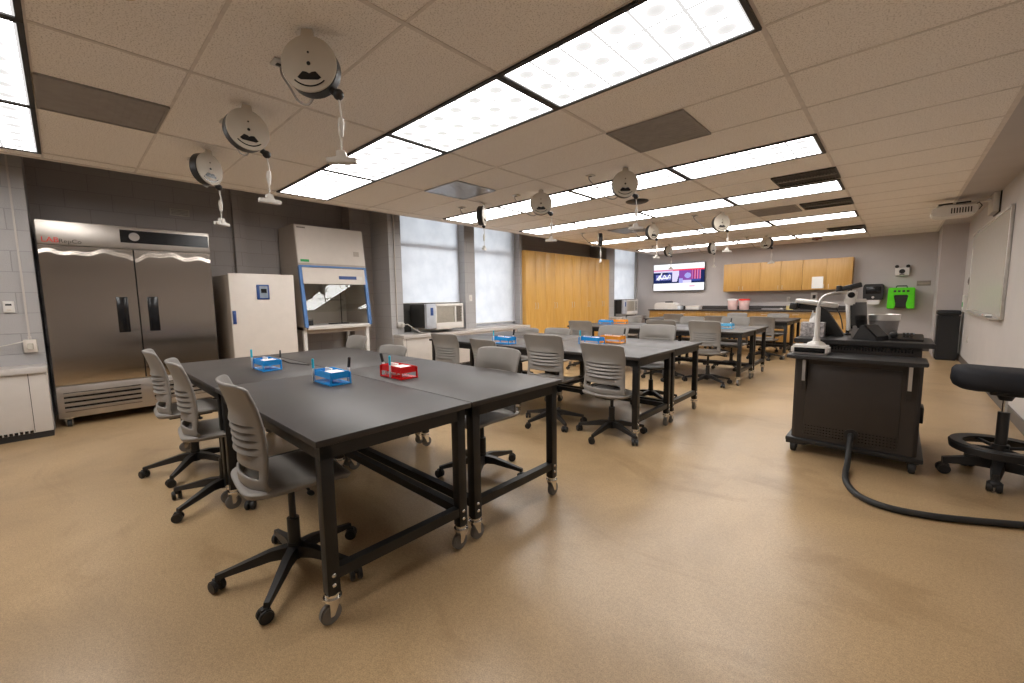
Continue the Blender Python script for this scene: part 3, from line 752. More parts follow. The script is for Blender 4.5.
# white incubator
t = thing('incubator', 'white single door incubator with blue handle beside the refrigerator', 'incubator', (-6.65, 1.835, 0))
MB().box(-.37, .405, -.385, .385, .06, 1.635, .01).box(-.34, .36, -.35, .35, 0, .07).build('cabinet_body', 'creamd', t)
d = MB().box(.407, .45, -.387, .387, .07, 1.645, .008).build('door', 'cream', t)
MB().box(.449, .462, -.375, -.335, 1.0, 1.17, .004).box(.46, .478, -.368, -.342, 1.03, 1.14, .005).build('handle', 'navy', d)
p = MB().box(.449, .466, -.085, .065, 1.31, 1.505, .008).build('control_panel', 'navy', d)
MB().box(.465, .469, -.052, .045, 1.325, 1.48, .003).build('face', 'lcd', p) if False else None
MB().box(.4655, .468, -.052, .045, 1.33, 1.485).build('display_bezel', 'lcd', d, smooth=0)
MB().box(.4675, .470, -.035, .03, 1.395, 1.45).build('display', 'dark', d, smooth=0)

# ------------------------------------------------------------------ safety cabinet (hood)
t = thing('safety_cabinet', 'beige fume hood with blue edged sloping glass front on a white stand', 'fume hood', (-6.7, 2.86, 0))
hy = .515; ox = 6.7
def fx(z): return {0: 0}.get(0) + (-6.42+ox) + (2.39-z)*(.20/1.52)
b = MB()
b.prism([(-.36, 1.79), (fx(1.79), 1.79), (fx(2.39)-.01, 2.39), (-.34, 2.39)], -hy, hy, 'Y', bev=.006)
b.box(-.36, -.32, -hy, hy, .86, 1.80)
for sg in (-1, 1): b.prism([(-.36, .86), (fx(.87)-.03, .86), (fx(1.79)-.03, 1.79), (-.36, 1.79)], sg*hy-.03*(sg > 0), sg*hy+.03*(sg < 0), 'Y')
b.box(-.36, .40, -hy, hy, .86, .90)
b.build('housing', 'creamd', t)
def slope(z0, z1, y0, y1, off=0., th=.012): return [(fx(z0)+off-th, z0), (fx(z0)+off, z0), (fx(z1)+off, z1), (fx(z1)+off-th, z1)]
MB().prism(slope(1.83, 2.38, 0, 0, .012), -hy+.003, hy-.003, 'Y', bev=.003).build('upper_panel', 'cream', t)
b = MB().prism(slope(1.775, 1.80, 0, 0, .016), -hy-.003, hy+.003, 'Y')
for sg in (-1, 1): b.prism(slope(.90, 1.78, 0, 0, .014, .05), sg*hy-.045*(sg > 0), sg*hy+.045*(sg < 0), 'Y')
b.build('edge_trim', 'bluetrim', t)
fs = MB().prism(slope(1.53, 1.768, 0, 0, .022, .03), -hy+.04, hy-.04, 'Y', bev=.004).build('control_fascia', 'cream', t)
MB().prism(slope(1.605, 1.655, 0, 0, .0245, .004), .05, .33, 'Y').build('display', 'navy', fs, smooth=0)
MB().prism(slope(1.605, 1.655, 0, 0, .0245, .004), .335, .43, 'Y').build('keypad', 'white', fs, smooth=0)
MB().prism(slope(1.12, 1.54, 0, 0, .0, .006), -hy+.045, hy-.045, 'Y').build('sash_glass', 'glass', t, smooth=0)
dk = MB().box(-.30, .475, -hy+.03, hy-.03, .895, .915, .003).prism([(.40, .86), (.478, .865), (.485, .905), (.475, .918), (.40, .918)], -hy+.04, hy-.03, 'Y').build('work_deck', 'white', t)
MB().prism([(.474, .885), (.484, .888), (.486, .902), (.478, .906)], .15, .46, 'Y').build('deck_label', 'paper', dk, smooth=0)
MB().prism(slope(1.85, 1.885, 0, 0, .0135, .002), -hy+.035, -hy+.155, 'Y').build('sticker', 'green', t, smooth=0)
MB().prism(slope(1.97, 2.045, 0, 0, .0135, .002), .33, .42, 'Y', bev=.0).build('emblem', 'creamd', t, smooth=0)
MB().prism(slope(2.335, 2.355, 0, 0, .0135, .002), -hy+.03, -hy+.15, 'Y').build('nameplate', 'plaque', t, smooth=0)
for sx in (-.30, .36):
    for sg in (-1, 1): MB().box(sx-.025, sx+.025, sg*(hy-.03)-.025, sg*(hy-.03)+.025, 0, .86, .004).build('stand_leg', 'white', t)
MB().box(-.30, .36, -hy+.05, hy-.05, .30, .33).box(.33, .37, -hy+.05, hy-.05, .80, .86).build('stand_shelf', 'creamd', t)
# retort stand inside the hood
t = thing('retort_stand', 'wire stand with rod and rings inside the grey hood', 'lab stand', (-6.58, 3.0, .915))
MB().box(-.07, .07, -.14, .14, 0, .012, .003).build('base', 'black', t)
MB().cyl((0, .05, .01), (0, .05, .52), .006, n=10).build('rod', 'ink', t)
MB().cyl((0, -.20, .38), (0, .09, .38), .005, n=8).tube([(.0+.07*math.cos(a), -.20+.07*math.sin(a), .38) for a in [i*2*PI/16 for i in range(17)]], .004, n=6).build('ring', 'ink', t)
t = thing('sample_box', 'small dark box at the left inside the grey hood', 'box', (-6.55, 2.52, .915))
MB().box(-.05, .05, -.05, .05, 0, .09, .004).build('body', 'ink', t); MB().box(-.052, .052, -.052, .052, .075, .10, .003).build('lid', 'plaque', t)

# ------------------------------------------------------------------ heating units along the window wall
def heater(y0, y1, label, left=True):
    t = thing('heating_unit', label, 'heating unit', (-6.13, (y0+y1)/2, 0)); L_ = (y1-y0)/2
    b = MB().box(-.168, .135, -L_, L_, .06, .632, .004); b.build('casing', 'unit', t)
    MB().box(-.165, .12, -L_, L_, 0, .06).build('kickbase', 'black', t, smooth=0)
    MB().box(-.168, .165, -L_, L_+.006, .632, .69, .006).build('sill_slab', 'sill', t)
    b = MB()
    n = max(1, round(2*L_/1.2))
    for k in range(n+1):
        y = L_-.12-k*(2*L_-.12)/max(1, n)*.98
        b.box(.134, .1365, y-.002, y+.002, .07, .628)
    b.build('seam', 'ink', t, smooth=0)
    b = MB(); k = 0; y = L_-.14
    while y > -L_+.1 and k < 60: b.box(.1345, .137, y-.011, y+.011, .062, .086); y -= .032; k += 1
    b.build('grille_slot', 'dark', t, smooth=0)
heater(-2.3, -.158, 'cream heating unit with stone sill left of the refrigerator')
heater(3.80, 7.02, 'long cream heating unit under the first two windows')
heater(10.90, 12.78, 'cream heating unit under the far corner window')

def air_unit(xf, xb, y0, y1, z0, z1, label, fill):
    t = thing('air_conditioner', label, 'air conditioner', ((xf+xb)/2, (y0+y1)/2, z0)); hx, hy, h = (xf-xb)/2, (y1-y0)/2, z1-z0
    MB().box(-hx, hx-.06, -hy+.01, hy-.01, .03, h-.01, .004).build('metal_case', 'ink', t)
    b = MB(); fw = hx
    b.box(fw-.07, fw, -hy, -hy+.20, .02, h, .008); b.build('control_side', 'acgrey', t)
    b = MB().box(fw-.07, fw, -hy+.20, hy, h-.05, h, .006).box(fw-.07, fw, -hy+.20, hy, .0, .11, .006).box(fw-.07, fw, hy-.03, hy, .1, h-.04).box(fw-.07, fw, hy-.20, hy-.165, .1, h-.04).box(fw-.07, fw, -hy+.19, -hy+.215, .1, h-.04)
    b.build('front_frame', 'white', t)
    b = MB().box(fw-.07, fw-.03, -hy+.21, hy-.17, .10, h-.045)
    n = 12
    for k in range(n):
        z = .12+k*(h-.18)/(n-1); b.box(fw-.03, fw-.008, -hy+.215, hy-.20, z-.006, z+.006)
    b.build('intake_grille', 'acbeige', t, smooth=0)
    b = MB().box(fw-.07, fw-.04, hy-.17, hy-.02, .10, h-.045)
    for k in range(6): z = .13+k*(h-.2)/5; b.box(fw-.04, fw-.012, hy-.165, hy-.03, z-.012, z+.004)
    b.build('air_outlet', 'plaque', t, smooth=0)
    MB().box(fw-.002, fw+.004, -hy+.08, -hy+.14, h*.55, h*.85, .002).build('control_panel', 'navy', t)
    MB().box(-hx, -hx+.2, -hy+.02, hy-.02, -.045, .03).build('bracket', 'alu', t)
    fa, fb = fill; yc = (y0+y1)/2
    MB().box(-hx-.012, -hx, fa-yc, fb-yc, -.045, h+.012).build('filler_panel', 'ink', t, smooth=0)
air_unit(-5.93, -6.44, 4.24, 5.06, .755, 1.205, 'white window air conditioner in the first window, beside the hood', (4.025, 5.435))
air_unit(-6.03, -6.305, 11.42, 12.34, .745, 1.195, 'white window air conditioner in the far corner window', (11.335, 12.755))

# ------------------------------------------------------------------ tall maple cupboards
for i in range(5):
    y0 = 7.147+i*.742; y1 = y0+.742
    t = thing('tall_cupboard', 'tall maple two door cupboard, %s from the second window in the row of five' % ORD[i], 'cupboard', (-6.5, (y0+y1)/2, 0), 0, 'tall maple cupboards')
    if i == 0:
        hy = .371
        a_ = [MB().box(-.33, .28, -hy+.001, hy-.001, .08, 2.36).build('carcass', 'woodt', t, smooth=0), MB().box(-.30, .25, -hy+.01, hy-.01, 0, .08).build('plinth', 'black', t, smooth=0)]
        for sg in (-1, 1):
            d = MB().box(.281, .30, min(sg*.003, sg*(hy-.003)), max(sg*.003, sg*(hy-.003)), .09, 2.357, .002).build('door', 'woodt', t)
            MB().tube([(.299, sg*.045, 1.03), (.325, sg*.045, 1.035), (.325, sg*.045, 1.165), (.299, sg*.045, 1.17)], .005, n=8).build('handle', 'alu', d)
        tall = t
    else:
        for ch in ALL(tall): dup(ch, parent=t)

# ------------------------------------------------------------------ back wall: base cabinets, worktop, wall cupboards
BX0, BX1 = -5.58, -.82; n = 7; bw = (BX1-BX0)/n
for i in range(n):
    xc = BX0+bw*(i+.5)
    t = thing('base_cabinet', 'maple base cabinet under the black worktop, %s from the window corner' % ORD[i], 'cabinet', (xc, 12.48, 0), 0, 'maple base cabinets along the back wall')
    if i == 0:
        hx = bw/2
        MB().box(-hx+.001, hx-.001, -.27, .31, .09, .86).build('carcass', 'wood', t, smooth=0); MB().box(-hx+.001, hx-.001, -.22, .30, 0, .09).build('plinth', 'black', t, smooth=0)
        d = MB().box(-hx+.004, hx-.004, -.29, -.271, .70, .852, .002).build('drawer', 'woodh', t)
        MB().tube([(-.06, -.289, .78), (-.055, -.315, .78), (.055, -.315, .78), (.06, -.289, .78)], .005, n=8).build('handle', 'alu', d)
        for sg in (-1, 1):
            d = MB().box(min(sg*.003, sg*(hx-.004)), max(sg*.003, sg*(hx-.004)), -.29, -.271, .10, .692, .002).build('door', 'woodh', t)
            MB().tube([(sg*.04, -.289, .55), (sg*.04, -.315, .555), (sg*.04, -.315, .645), (sg*.04, -.289, .65)], .005, n=8).build('handle', 'alu', d)
        bc = t
    else:
        for ch in ALL(bc): dup(ch, parent=t)
wt = thing('worktop', 'long black worktop with upstand along the back wall', 'worktop', ((BX0+BX1)/2, 12.47, .86))
hw = (BX1-BX0)/2+.02
MB().box(-hw, hw, -.32, .325, 0, .032, .003).build('slab', 'epoxy', wt)
MB().box(-hw, hw, .30, .328, .033, .135, .002).build('upstand', 'epoxy', wt)
UX = [-3.585, -2.70, -1.78, -.82]
for i in range(3):
    x0, x1 = UX[i], UX[i+1]; hx = (x1-x0)/2-.001
    t = thing('wall_cupboard', 'maple two door wall cupboard, %s' % ['nearest the television', 'in the middle of the three', 'nearest the paper towel dispenser'][i], 'cupboard', ((x0+x1)/2, 12.64, 1.385), 0, 'maple wall cupboards')
    MB().box(-hx, hx, -.15, .158, 0, .74).build('carcass', 'wood', t, smooth=0)
    for sg in (-1, 1):
        d = MB().box(min(sg*.003, sg*(hx-.002)), max(sg*.003, sg*(hx-.002)), -.17, -.151, .002, .738, .002).build('door', 'woodh', t)
        MB().tube([(sg*.045, -.169, .03), (sg*.045, -.192, .035), (sg*.045, -.192, .125), (sg*.045, -.169, .13)], .005, n=8).build('handle', 'alu', d)
tag(MB().box(-1.585, -1.36, 12.466, 12.4685, 1.42, 1.70).build('paper_notice', 'paper', loc=(-1.47, 12.467, 1.42), smooth=0), 'white paper notice taped to a maple wall cupboard door', 'paper')

# ------------------------------------------------------------------ television
t = thing('wall_television', 'large lit television mounted on the back wall', 'television', (-4.93, 12.70, 1.44))
MB().box(-.775, .775, .0, .045, 0, .83, .006).box(-.3, .3, .045, .098, .25, .6).build('cabinet', 'dark', t)
PAL = {'white': (1, .99, 1), 'red': (.9, .05, .10), 'navy': (.015, .025, .10), 'blue': (.06, .08, .35), 'purple': (.25, .08, .40), 'pink': (.80, .25, .45), 'sky': (.40, .40, .85), 'maroon': (.35, .02, .10), 'lilac': (.75, .70, .95)}
pk = list(PAL)
def tvcol(q, v):
    if v > .80 or v < .27:
        if .13 < v < .18 and .72 < q < .83: return 'pink'
        return 'white'
    if v > .74: return 'red' if q > .4 else 'pink'
    if v > .69 and q < .42: return 'lilac'
    if q < .38:
        s_ = .50+.06*math.sin(q*62)+.12*(q-.1)
        if .07 < q < .36 and (abs(v-s_) < .030 or (abs(v-.45-.1*q) < .02) or abs((v-.5)-(q-.13)*4) < .05 and q < .18 and .4 < v < .68): return 'white'
        if .05 < q < .37 and abs(v-.50) < .10: return 'sky' if (q*41+v*17) % 1 < .4 else 'blue'
        return 'navy' if v < .62 or q < .3 else 'blue'
    if q < .52: return 'lilac' if v > .33 and (q-.38) < .14*(v+.4) else 'navy'
    if q < .60: return 'purple' if v > .45 else 'sky'
    if q < .76:
        d = math.hypot((q-.69)*1.6, v-.55)
        return 'sky' if d < .10 else ('lilac' if v < .38 else 'purple')
    if q < .93: return ['maroon', 'pink', 'purple'][int(q*60) % 3] if v > .42 else ('blue' if v > .34 else 'navy')
    return 'navy'
b = bmesh.new(); NX, NY = 104, 58
V = [[b.verts.new((-.76+1.52*i/NX, -.0015, .015+.80*j/NY)) for i in range(NX+1)] for j in range(NY+1)]
for j in range(NY):
    for i in range(NX):
        fc = b.faces.new((V[j][i], V[j][i+1], V[j+1][i+1], V[j+1][i])); fc.material_index = pk.index(tvcol((i+.5)/NX, (j+.5)/NY))
m_ = MB(); m_.bm.free(); m_.bm = b
m_.build('screen', [emis('screen_'+k, PAL[k], 1.25) for k in pk], t, smooth=0)

# ------------------------------------------------------------------ things on the worktop
WZ = .8925
t = thing('lab_balance', 'cream lab instrument at the window end of the back worktop', 'instrument', (-5.10, 12.42, WZ))
MB().prism([(-.34, 0), (.34, 0), (.34, .12), (.20, .20), (-.28, .20), (-.34, .15)], -.2, .2, 'Y', bev=.012).build('body', 'white', t)
MB().box(-.05, .12, -.1, .1, .2, .235, .01).build('top_knob', 'ink', t)
MB().box(.341, .43, -.15, .12, 0, .10, .008).build('side_tray', 'clearp', t)
t = thing('white_box', 'low white box beside the cream instrument on the back worktop', 'box', (-4.33, 12.42, WZ))
MB().box(-.20, .18, -.14, .14, 0, .085, .01).build('body', 'white', t); MB().box(-.205, .185, -.145, .145, .083, .108, .006).build('lid', 'cream', t)
t = thing('black_container', 'small black container between two white items on the back worktop', 'container', (-4.60, 12.48, WZ))
MB().lathe([(0, 0), (.05, 0), (.06, .01), (.06, .09), (0, .09)]).build('body', 'black', t); MB().lathe([(0, .09), (.063, .09), (.063, .105), (0, .108)]).build('lid', 'ink', t)
for x, lm, lab in ((-3.31, 'paper', 'pink tub with white and red lid, left of the pair on the back worktop'), (-3.03, 'redlid', 'pink tub with bright red lid, right of the pair on the back worktop')):
    t = thing('tub', lab, 'tub', (x, 12.40, WZ), 0, 'lidded pink tubs on the worktop')
    MB().lathe([(0, 0), (.105, 0), (.112, .01), (.128, .25), (0, .25)], n=28).build('bucket', 'pinkt', t)
    MB().lathe([(0, .25), (.137, .25), (.137, .285), (.128, .292), (0, .292)], n=28).build('lid', lm, t)
t = thing('grey_tray', 'flat pale tray on the worktop right of the pink tubs', 'tray', (-2.35, 12.40, WZ))
MB().box(-.25, .25, -.12, .12, 0, .012).box(-.25, .25, -.12, -.11, 0, .04).box(-.25, .25, .11, .12, 0, .04).box(-.25, -.24, -.12, .12, 0, .04).box(.24, .25, -.12, .12, 0, .04).build('pan', 'tub', t, smooth=0)
MB().ell((.17, 0, .03), .04, .04, .02, 12).build('scoop', 'white', t)
t = thing('small_tin', 'small yellowish tin on the worktop behind the far chairs', 'tin', (-2.02, 12.55, WZ))
MB().box(-.07, .07, -.05, .05, 0, .11, .008).build('body', 'yellow', t); MB().box(-.072, .072, -.052, .052, .10, .125, .006).build('lid', 'acbeige', t)
# on the back wall
t = thing('soap_dispenser', 'white soap dispenser on the back wall under the right wall cupboard', 'dispenser', (-1.55, 12.745, 1.08))
MB().box(-.07, .07, -.05, .053, 0, .24, .012).build('housing', 'white', t); MB().box(-.03, .03, -.056, -.048, .09, .18, .004).build('window', 'ink', t); MB().box(-.05, .05, -.06, -.03, -.015, .02, .004).build('push_bar', 'cream', t)
def outlet(x, y, z, face, label, group=None):
    t = thing('wall_outlet', label, 'outlet', (x, y, z), {'+X': 0, '-X': PI, '-Y': -PI/2}[face], group)
    MB().box(0, .008, -.038, .038, -.06, .06, .003).build('cover_plate', 'white', t)
    b = MB()
    for zz in (-.025, .025): b.box(.0075, .0105, -.016, .016, zz-.014, zz+.014, .002)
    b.build('socket', 'cream', t); return t
outlet(-2.10, YB-.001, 1.16, '-Y', 'white outlet above the worktop by the soap dispenser')
outlet(-.93, YB-.001, 1.10, '-Y', 'white outlet on the back wall left of the towel dispenser')
t = thing('towel_dispenser', 'black paper towel dispenser on the back wall', 'dispenser', (-.44, 12.68, 1.13))
MB().prism([(-.175, 0), (.175, 0), (.185, .28), (.165, .36), (-.165, .36), (-.185, .28)], -.10, .118, 'Y', bev=.015).build('housing', 'black', t)
MB().box(-.13, .13, -.108, -.098, .14, .30, .01).build('window', 'dark', t)
MB().box(-.12, .12, -.075, -.07, -.10, .02).build('towel', 'paper', t, smooth=0)
MB().lathe([(0, 0), (.025, 0), (.02, .008), (0, .01)], n=16, X=Matrix.Translation((.0, -.10, .06)) @ Matrix.Rotation(PI/2, 4, 'X')).build('badge', 'alu', t)
t = thing('eyewash_station', 'bright green eyewash station box on the back wall', 'eyewash station', (.03, 12.66, .935))
MB().prism([(-.225, 0), (-.10, 0), (-.085, .10), (-.12, .30), (.12, .30), (.085, .10), (.10, 0), (.225, 0), (.215, .46), (-.215, .46)], -.14, .138, 'Y', bev=.012).build('shell', 'lime', t)
b = MB().prism([(-.085, .02), (.085, .02), (.085, .12), (.12, .27), (.105, .305), (-.105, .305), (-.12, .27), (-.085, .12)], -.115, .10, 'Y', bev=.01); b.build('recess', 'black', t)
MB().tube([(-.09, -.0, .455), (-.08, -.0, .50), (.08, 0, .50), (.09, 0, .455)], .012).build('handle', 'black', t)
b = MB()
for x in (-.105, -.035, .035, .105): b.box(x-.022, x+.022, -.1425, -.1395, .362, .405)
b.build('lettering', 'ink', t, smooth=0)
t = thing('emergency_light', 'white emergency light unit with two lamps above the green box', 'emergency light', (.015, 12.74, 1.665))
MB().box(-.115, .115, -.04, .058, 0, .17, .01).build('housing', 'white', t)
for sg in (-1, 1): MB().cyl((sg*.09, -.03, .20), (sg*.09, .03, .19), .035, .028, n=16).cyl((sg*.09, .01, .15), (sg*.09, .01, .19), .01, n=8).build('lamp_head', 'black', t)
MB().cyl((0, -.045, .09), (0, -.03, .09), .05, n=20).build('indicator', 'black', t)
MB().box(-.04, .04, -.046, -.039, .015, .035).build('label', 'ink', t, smooth=0)
t = thing('wall_plaque', 'taupe rectangular plaque on the back wall right of the green box', 'plaque', (.375, YB-.012, 1.43))
MB().box(-.11, .11, 0, .010, 0, .11, .002).build('plate', 'plaque', t); MB().box(-.095, .095, -.002, .001, .05, .06).box(-.07, .07, -.002, .001, .03, .036).build('inscription', 'creamd', t, smooth=0)

# ------------------------------------------------------------------ bin, whiteboard, projector, wall fittings on the right
t = thing('waste_bin', 'tall black slim waste bin against the far right pier', 'bin', (.705, 11.42, 0))
MB().prism([(-.15, -.17), (.15, -.17), (.15, .17), (-.15, .17)], 0, .86, 'Z', bev=.02).build('tub', 'bin', t)
MB().box(-.158, .158, -.178, .178, .855, .94, .02).build('lid', 'bin', t)
MB().box(-.02, .03, -.03, .03, .925, 1.0, .008, X=Matrix.Rotation(.25, 4, 'Y')).build('crumpled_paper', 'paper', t)
t = thing('whiteboard', 'large wall mounted whiteboard with aluminium frame on the right wall', 'whiteboard', (.87, 8.95, .95))
hy = 1.62
MB().box(.0, .012, -hy, hy, .03, 1.27).build('panel', 'board', t, smooth=0)
b = MB(); b.box(-.006, .022, -hy-.012, -hy+.014, 0, 1.30, .003); b.box(-.006, .022, hy-.014, hy+.012, 0, 1.30, .003); b.box(-.012, .022, -hy, hy, 1.265, 1.30, .003); b.box(-.012, .022, -hy, hy, 0, .035, .003)
b.build('frame', 'alu', t)
MB().box(-.075, .0, -hy+.1, hy-.1, -.008, .008, .003).build('marker_tray', 'alu', t)
for i, (y, m, lab) in enumerate(((7.85, 'paper', 'white eraser on the whiteboard tray'), (8.25, 'redlid', 'red marker lying on the whiteboard tray'), (8.45, 'navy', 'blue marker lying on the whiteboard tray'))):
    t = thing('eraser' if i == 0 else 'marker', lab, 'eraser' if i == 0 else 'marker', (.83, y, .9585))
    if i == 0: MB().box(-.025, .025, -.06, .06, .012, .035, .004).build('body', 'paper', t); MB().box(-.024, .024, -.058, .058, 0, .013).build('felt', 'ink', t)
    else: MB().cyl((0, -.06, .009), (0, .03, .009), .008, n=10).build('barrel', 'paper', t); MB().cyl((0, .03, .009), (0, .07, .009), .009, n=10).build('cap', m, t)
t = thing('interactive_sensor', 'white pen sensor box at the lower far corner of the whiteboard', 'sensor', (.85, 10.72, .97))
MB().box(-.03, .044, -.11, .11, 0, .26, .012).build('housing', 'white', t); MB().box(-.034, -.028, -.05, .05, .05, .13, .004).build('panel', 'green', t)
t = thing('wall_switch', 'small taupe switch plate beside the far end of whiteboard', 'switch', (XR-.001, 11.0, 1.47), PI)
MB().box(0, .008, -.05, .05, -.065, .065, .003).build('cover_plate', 'plaque', t); MB().box(.007, .014, -.015, .015, -.03, .03, .003).build('rocker', 'ink', t)
outlet(XR-.001, 10.4, .48, '-X', 'white outlet low on the right wall below the whiteboard')
t = thing('projector', 'white short throw projector on a wall arm above the whiteboard', 'projector', (.50, 8.55, 2.315))
MB().prism([(-.24, .03), (-.15, .0), (.16, .0), (.20, .03), (.20, .13), (-.16, .15), (-.24, .10)], -.19, .19, 'Y', bev=.015).build('body', 'white', t)
b = MB()
for k in range(8): b.box(-.05+k*.026, -.037+k*.026, -.193, -.189, .03, .10)
b.build('vent', 'ink', t, smooth=0)
MB().ell((-.19, 0, .11), .05, .08, .045, 16).build('lens_cowl', 'white', t)
a_ = MB().box(-.18, .35, -.05, .05, .165, .195, .004).box(-.12, -.02, -.06, .06, .13, .17).build('mount_arm', 'white', t)
MB().box(-.17, -.03, -.056, -.05, .168, .19).box(.0, .14, -.056, -.05, .17, .192).build('arm_slot', 'black', a_, smooth=0)
wb_ = MB().box(.325, .393, -.20, .24, .0, .248, .012).build('wall_bracket', 'white', t); MB().box(.380, .3945, -.225, .262, -.014, .2535, .004).build('back_plate_or_shadow', 'black', wb_)  # black slab behind the bracket stands in for its shadow gap at the wall
MB().tube([(.15, -.1, .12), (.21, -.13, .15), (.24, -.1, .11), (.22, -.05, .07)], .006).build('cable', 'black', t)

# ------------------------------------------------------------------ fittings on the left walls
t = thing('thermostat', 'white wall thermostat left of the refrigerator', 'thermostat', (XL, -.352, 1.262))
MB().box(0, .026, -.036, .036, -.055, .055, .005).build('housing', 'white', t); MB().box(.0255, .028, -.02, .02, .012, .03).build('display', 'ink', t, smooth=0); MB().box(.0255, .031, -.015, .015, -.035, -.02, .002).build('slider', 'cream', t)
t = thing('surface_conduit', 'painted conduit running down to the outlet left of the refrigerator', 'conduit', (XL+.012, -.247, .94))
MB().box(-.012, .010, -.007, .007, 0, 2.2).build('channel', 'unit', t, smooth=0); MB().box(-.012, .008, -.011, .011, .0, .03).build('coupling', 'alu', t)
t = thing('outlet_box', 'beige surface outlet box left of the refrigerator', 'outlet', (XL, -.247, .878))
MB().box(0, .05, -.045, .045, -.065, .062, .005).build('box', 'acbeige', t); MB().box(.05, .056, -.042, .042, -.06, .058, .003).build('cover_plate', 'cream', t)
MB().box(.055, .085, -.02, .02, -.035, .025, .005).build('plug', 'acbeige', t)
tag(MB().tube([(XL+.06, -.27, .93), (XL+.06, -.36, .905), (XL+.05, -.47, .88), (XL+.05, -.62, .86), (XL+.05, -.9, .83)], .005, n=7).build('power_cord', 'cordw', loc=(XL+.06, -.27, .93)), 'white cord running left from the beige outlet box', 'cord')
t = thing('surface_conduit', 'painted conduit beside the first window near the hood', 'conduit', (XL+.01, 3.885, .90))
MB().box(-.01, .010, -.007, .007, 0, 2.2).build('channel', 'unit', t, smooth=0); MB().box(-.01, .01, -.012, .012, 0, .03).build('coupling', 'alu', t)
t = thing('outlet_box', 'grey surface outlet box beside the first air conditioner', 'outlet', (XL, 3.93, .85))
MB().box(0, .045, -.06, .06, -.045, .05, .005).build('box', 'alu', t); MB().box(.045, .08, .01, .055, -.03, .03, .006).build('plug', 'white', t)
tag(MB().tube([(-6.22, 3.96, .85), (-6.19, 4.02, .86), (-6.13, 4.08, .80), (-6.05, 4.18, .715), (-6.0, 4.27, .70), (-6.02, 4.36, .70), (-6.12, 4.40, .72)], .008, n=8).build('power_cord', 'cordw', loc=(-6.22, 3.96, .85)), 'white power cord looping from outlet to the first air conditioner', 'cord')
t = thing('wall_switch', 'white switch plate between the first two windows', 'switch', (XL, 5.575, 1.30))
MB().box(0, .008, -.038, .038, -.06, .06, .003).build('cover_plate', 'white', t); MB().box(.007, .016, -.012, .012, -.022, .022, .003).build('rocker', 'cream', t)
t = thing('wall_vent', 'small beige vent plate high on the wall above the refrigerator', 'vent', (XREC, 1.17, 2.48))
b = MB().box(0, .01, -.105, .105, -.045, .045, .002); b.build('plate', 'acbeige', t)
b = MB()
for k in range(4): b.box(.0095, .013, -.09, .09, -.03+k*.018, -.024+k*.018)
b.build('louvre', 'plaque', t, smooth=0)

# ------------------------------------------------------------------ teaching console
t = thing('teaching_console', 'dark grey rolling teaching console with fold out front shelf', 'console', (-.215, 4.4, 0))
yf = -.43
body = MB().prism([(-.35, yf), (.35, yf), (.37, yf+.02), (.375, .40), (.30, .50), (-.30, .50), (-.375, .40), (-.37, yf+.02)], .10, .765, 'Z', bev=.004).prism([(-.365, -.10), (.365, -.10), (.375, .40), (.30, .50), (-.30, .50), (-.375, .40)], .765, .865, 'Z', bev=.003).build('cabinet_body', 'console', t)
MB().box(-.29, .265, yf-.006, yf+.002, .15, .725, .002).build('front_panel', 'console', t)
b = MB()
for q in range(4):
    for k in range(28):
        x = -.275+k*.0195
        if abs(x-.01) < .045: continue
        b.box(x-.005, x+.005, yf-.008, yf-.0055, .165+q*.022, .171+q*.022)
b.build('vent_slot', 'dark', t, smooth=0)
b = MB()
for k in range(34): b.box(-.32+k*.019, -.31+k*.019, -.103, -.099, .82, .85)
b.build('upper_vent', 'dark', t, smooth=0)
MB().cyl((.01, yf-.012, .215), (.01, yf-.004, .215), .042, n=24).build('grommet', 'black', t)
MB().box(-.405, .405, yf-.025, .52, .085, .122, .01).prism([(-.40, yf-.02), (-.28, yf-.02), (-.20, yf+.10), (-.40, yf+.10)], .07, .09, 'Z').build('base_deck', 'black', t)
MB().prism([(-.43, -.14), (.43, -.14), (.43, .40), (.33, .54), (-.33, .54), (-.43, .40)], .865, .90, 'Z', bev=.004).build('top', 'contop', t)
MB().prism([(-.42, yf-.06), (-.36, yf-.09), (.34, yf-.09), (.39, yf-.06), (.39, -.15), (-.42, -.15)], .772, .798, 'Z', bev=.004).build('fold_out_shelf', 'contop', t)
for x in (-.30, .305):
    br = MB().prism([(yf-.0, .52), (yf-.0, .77), (yf-.06, .77), (yf-.012, .52)], x-.014, x+.014, 'X').build('shelf_bracket', 'blackm', t)
    MB().box(x-.01, x+.01, yf-.064, yf-.05, .60, .765, X=None).build('bracket_plate', 'alu' if x > 0 else 'perf', t, smooth=0)  # left plate takes a darker grey so it looks dimly lit
MB().box(.376, .40, -.12, .05, .30, .42, .006).build('side_handle', 'black', t)
for sx in (-1, 1):
    for y in (yf+.03, .42):
        c = MB().box(sx*.35-.035, sx*.35+.035, y-.035, y+.035, .074, .088, .003).prism([(y-.02, .03), (y+.012, .03), (y+.03, .07), (y-.03, .07)], sx*.35-.024, sx*.35-.02, 'X').prism([(y-.02, .03), (y+.012, .03), (y+.03, .07), (y-.03, .07)], sx*.35+.02, sx*.35+.024, 'X').build('caster', 'black', t)
        MB().cyl((sx*.35-.018, y-.015, .042), (sx*.35+.018, y-.015, .042), .042, n=22, bev=.005).build('wheel', 'rubber', c)
cb = MB(); pts = [(-.205, 3.945, .215), (-.205, 3.90, .20), (-.205, 3.84, .12), (-.205, 3.76, .04), (-.205, 3.66, .022), (-.195, 3.52, .02), (-.17, 3.40, .02), (-.12, 3.285, .02), (-.04, 3.215, .02), (.06, 3.195, .02), (.20, 3.225, .02), (.36, 3.30, .02), (.57, 3.42, .02), (.80, 3.56, .02), (.885, 3.64, .02)]
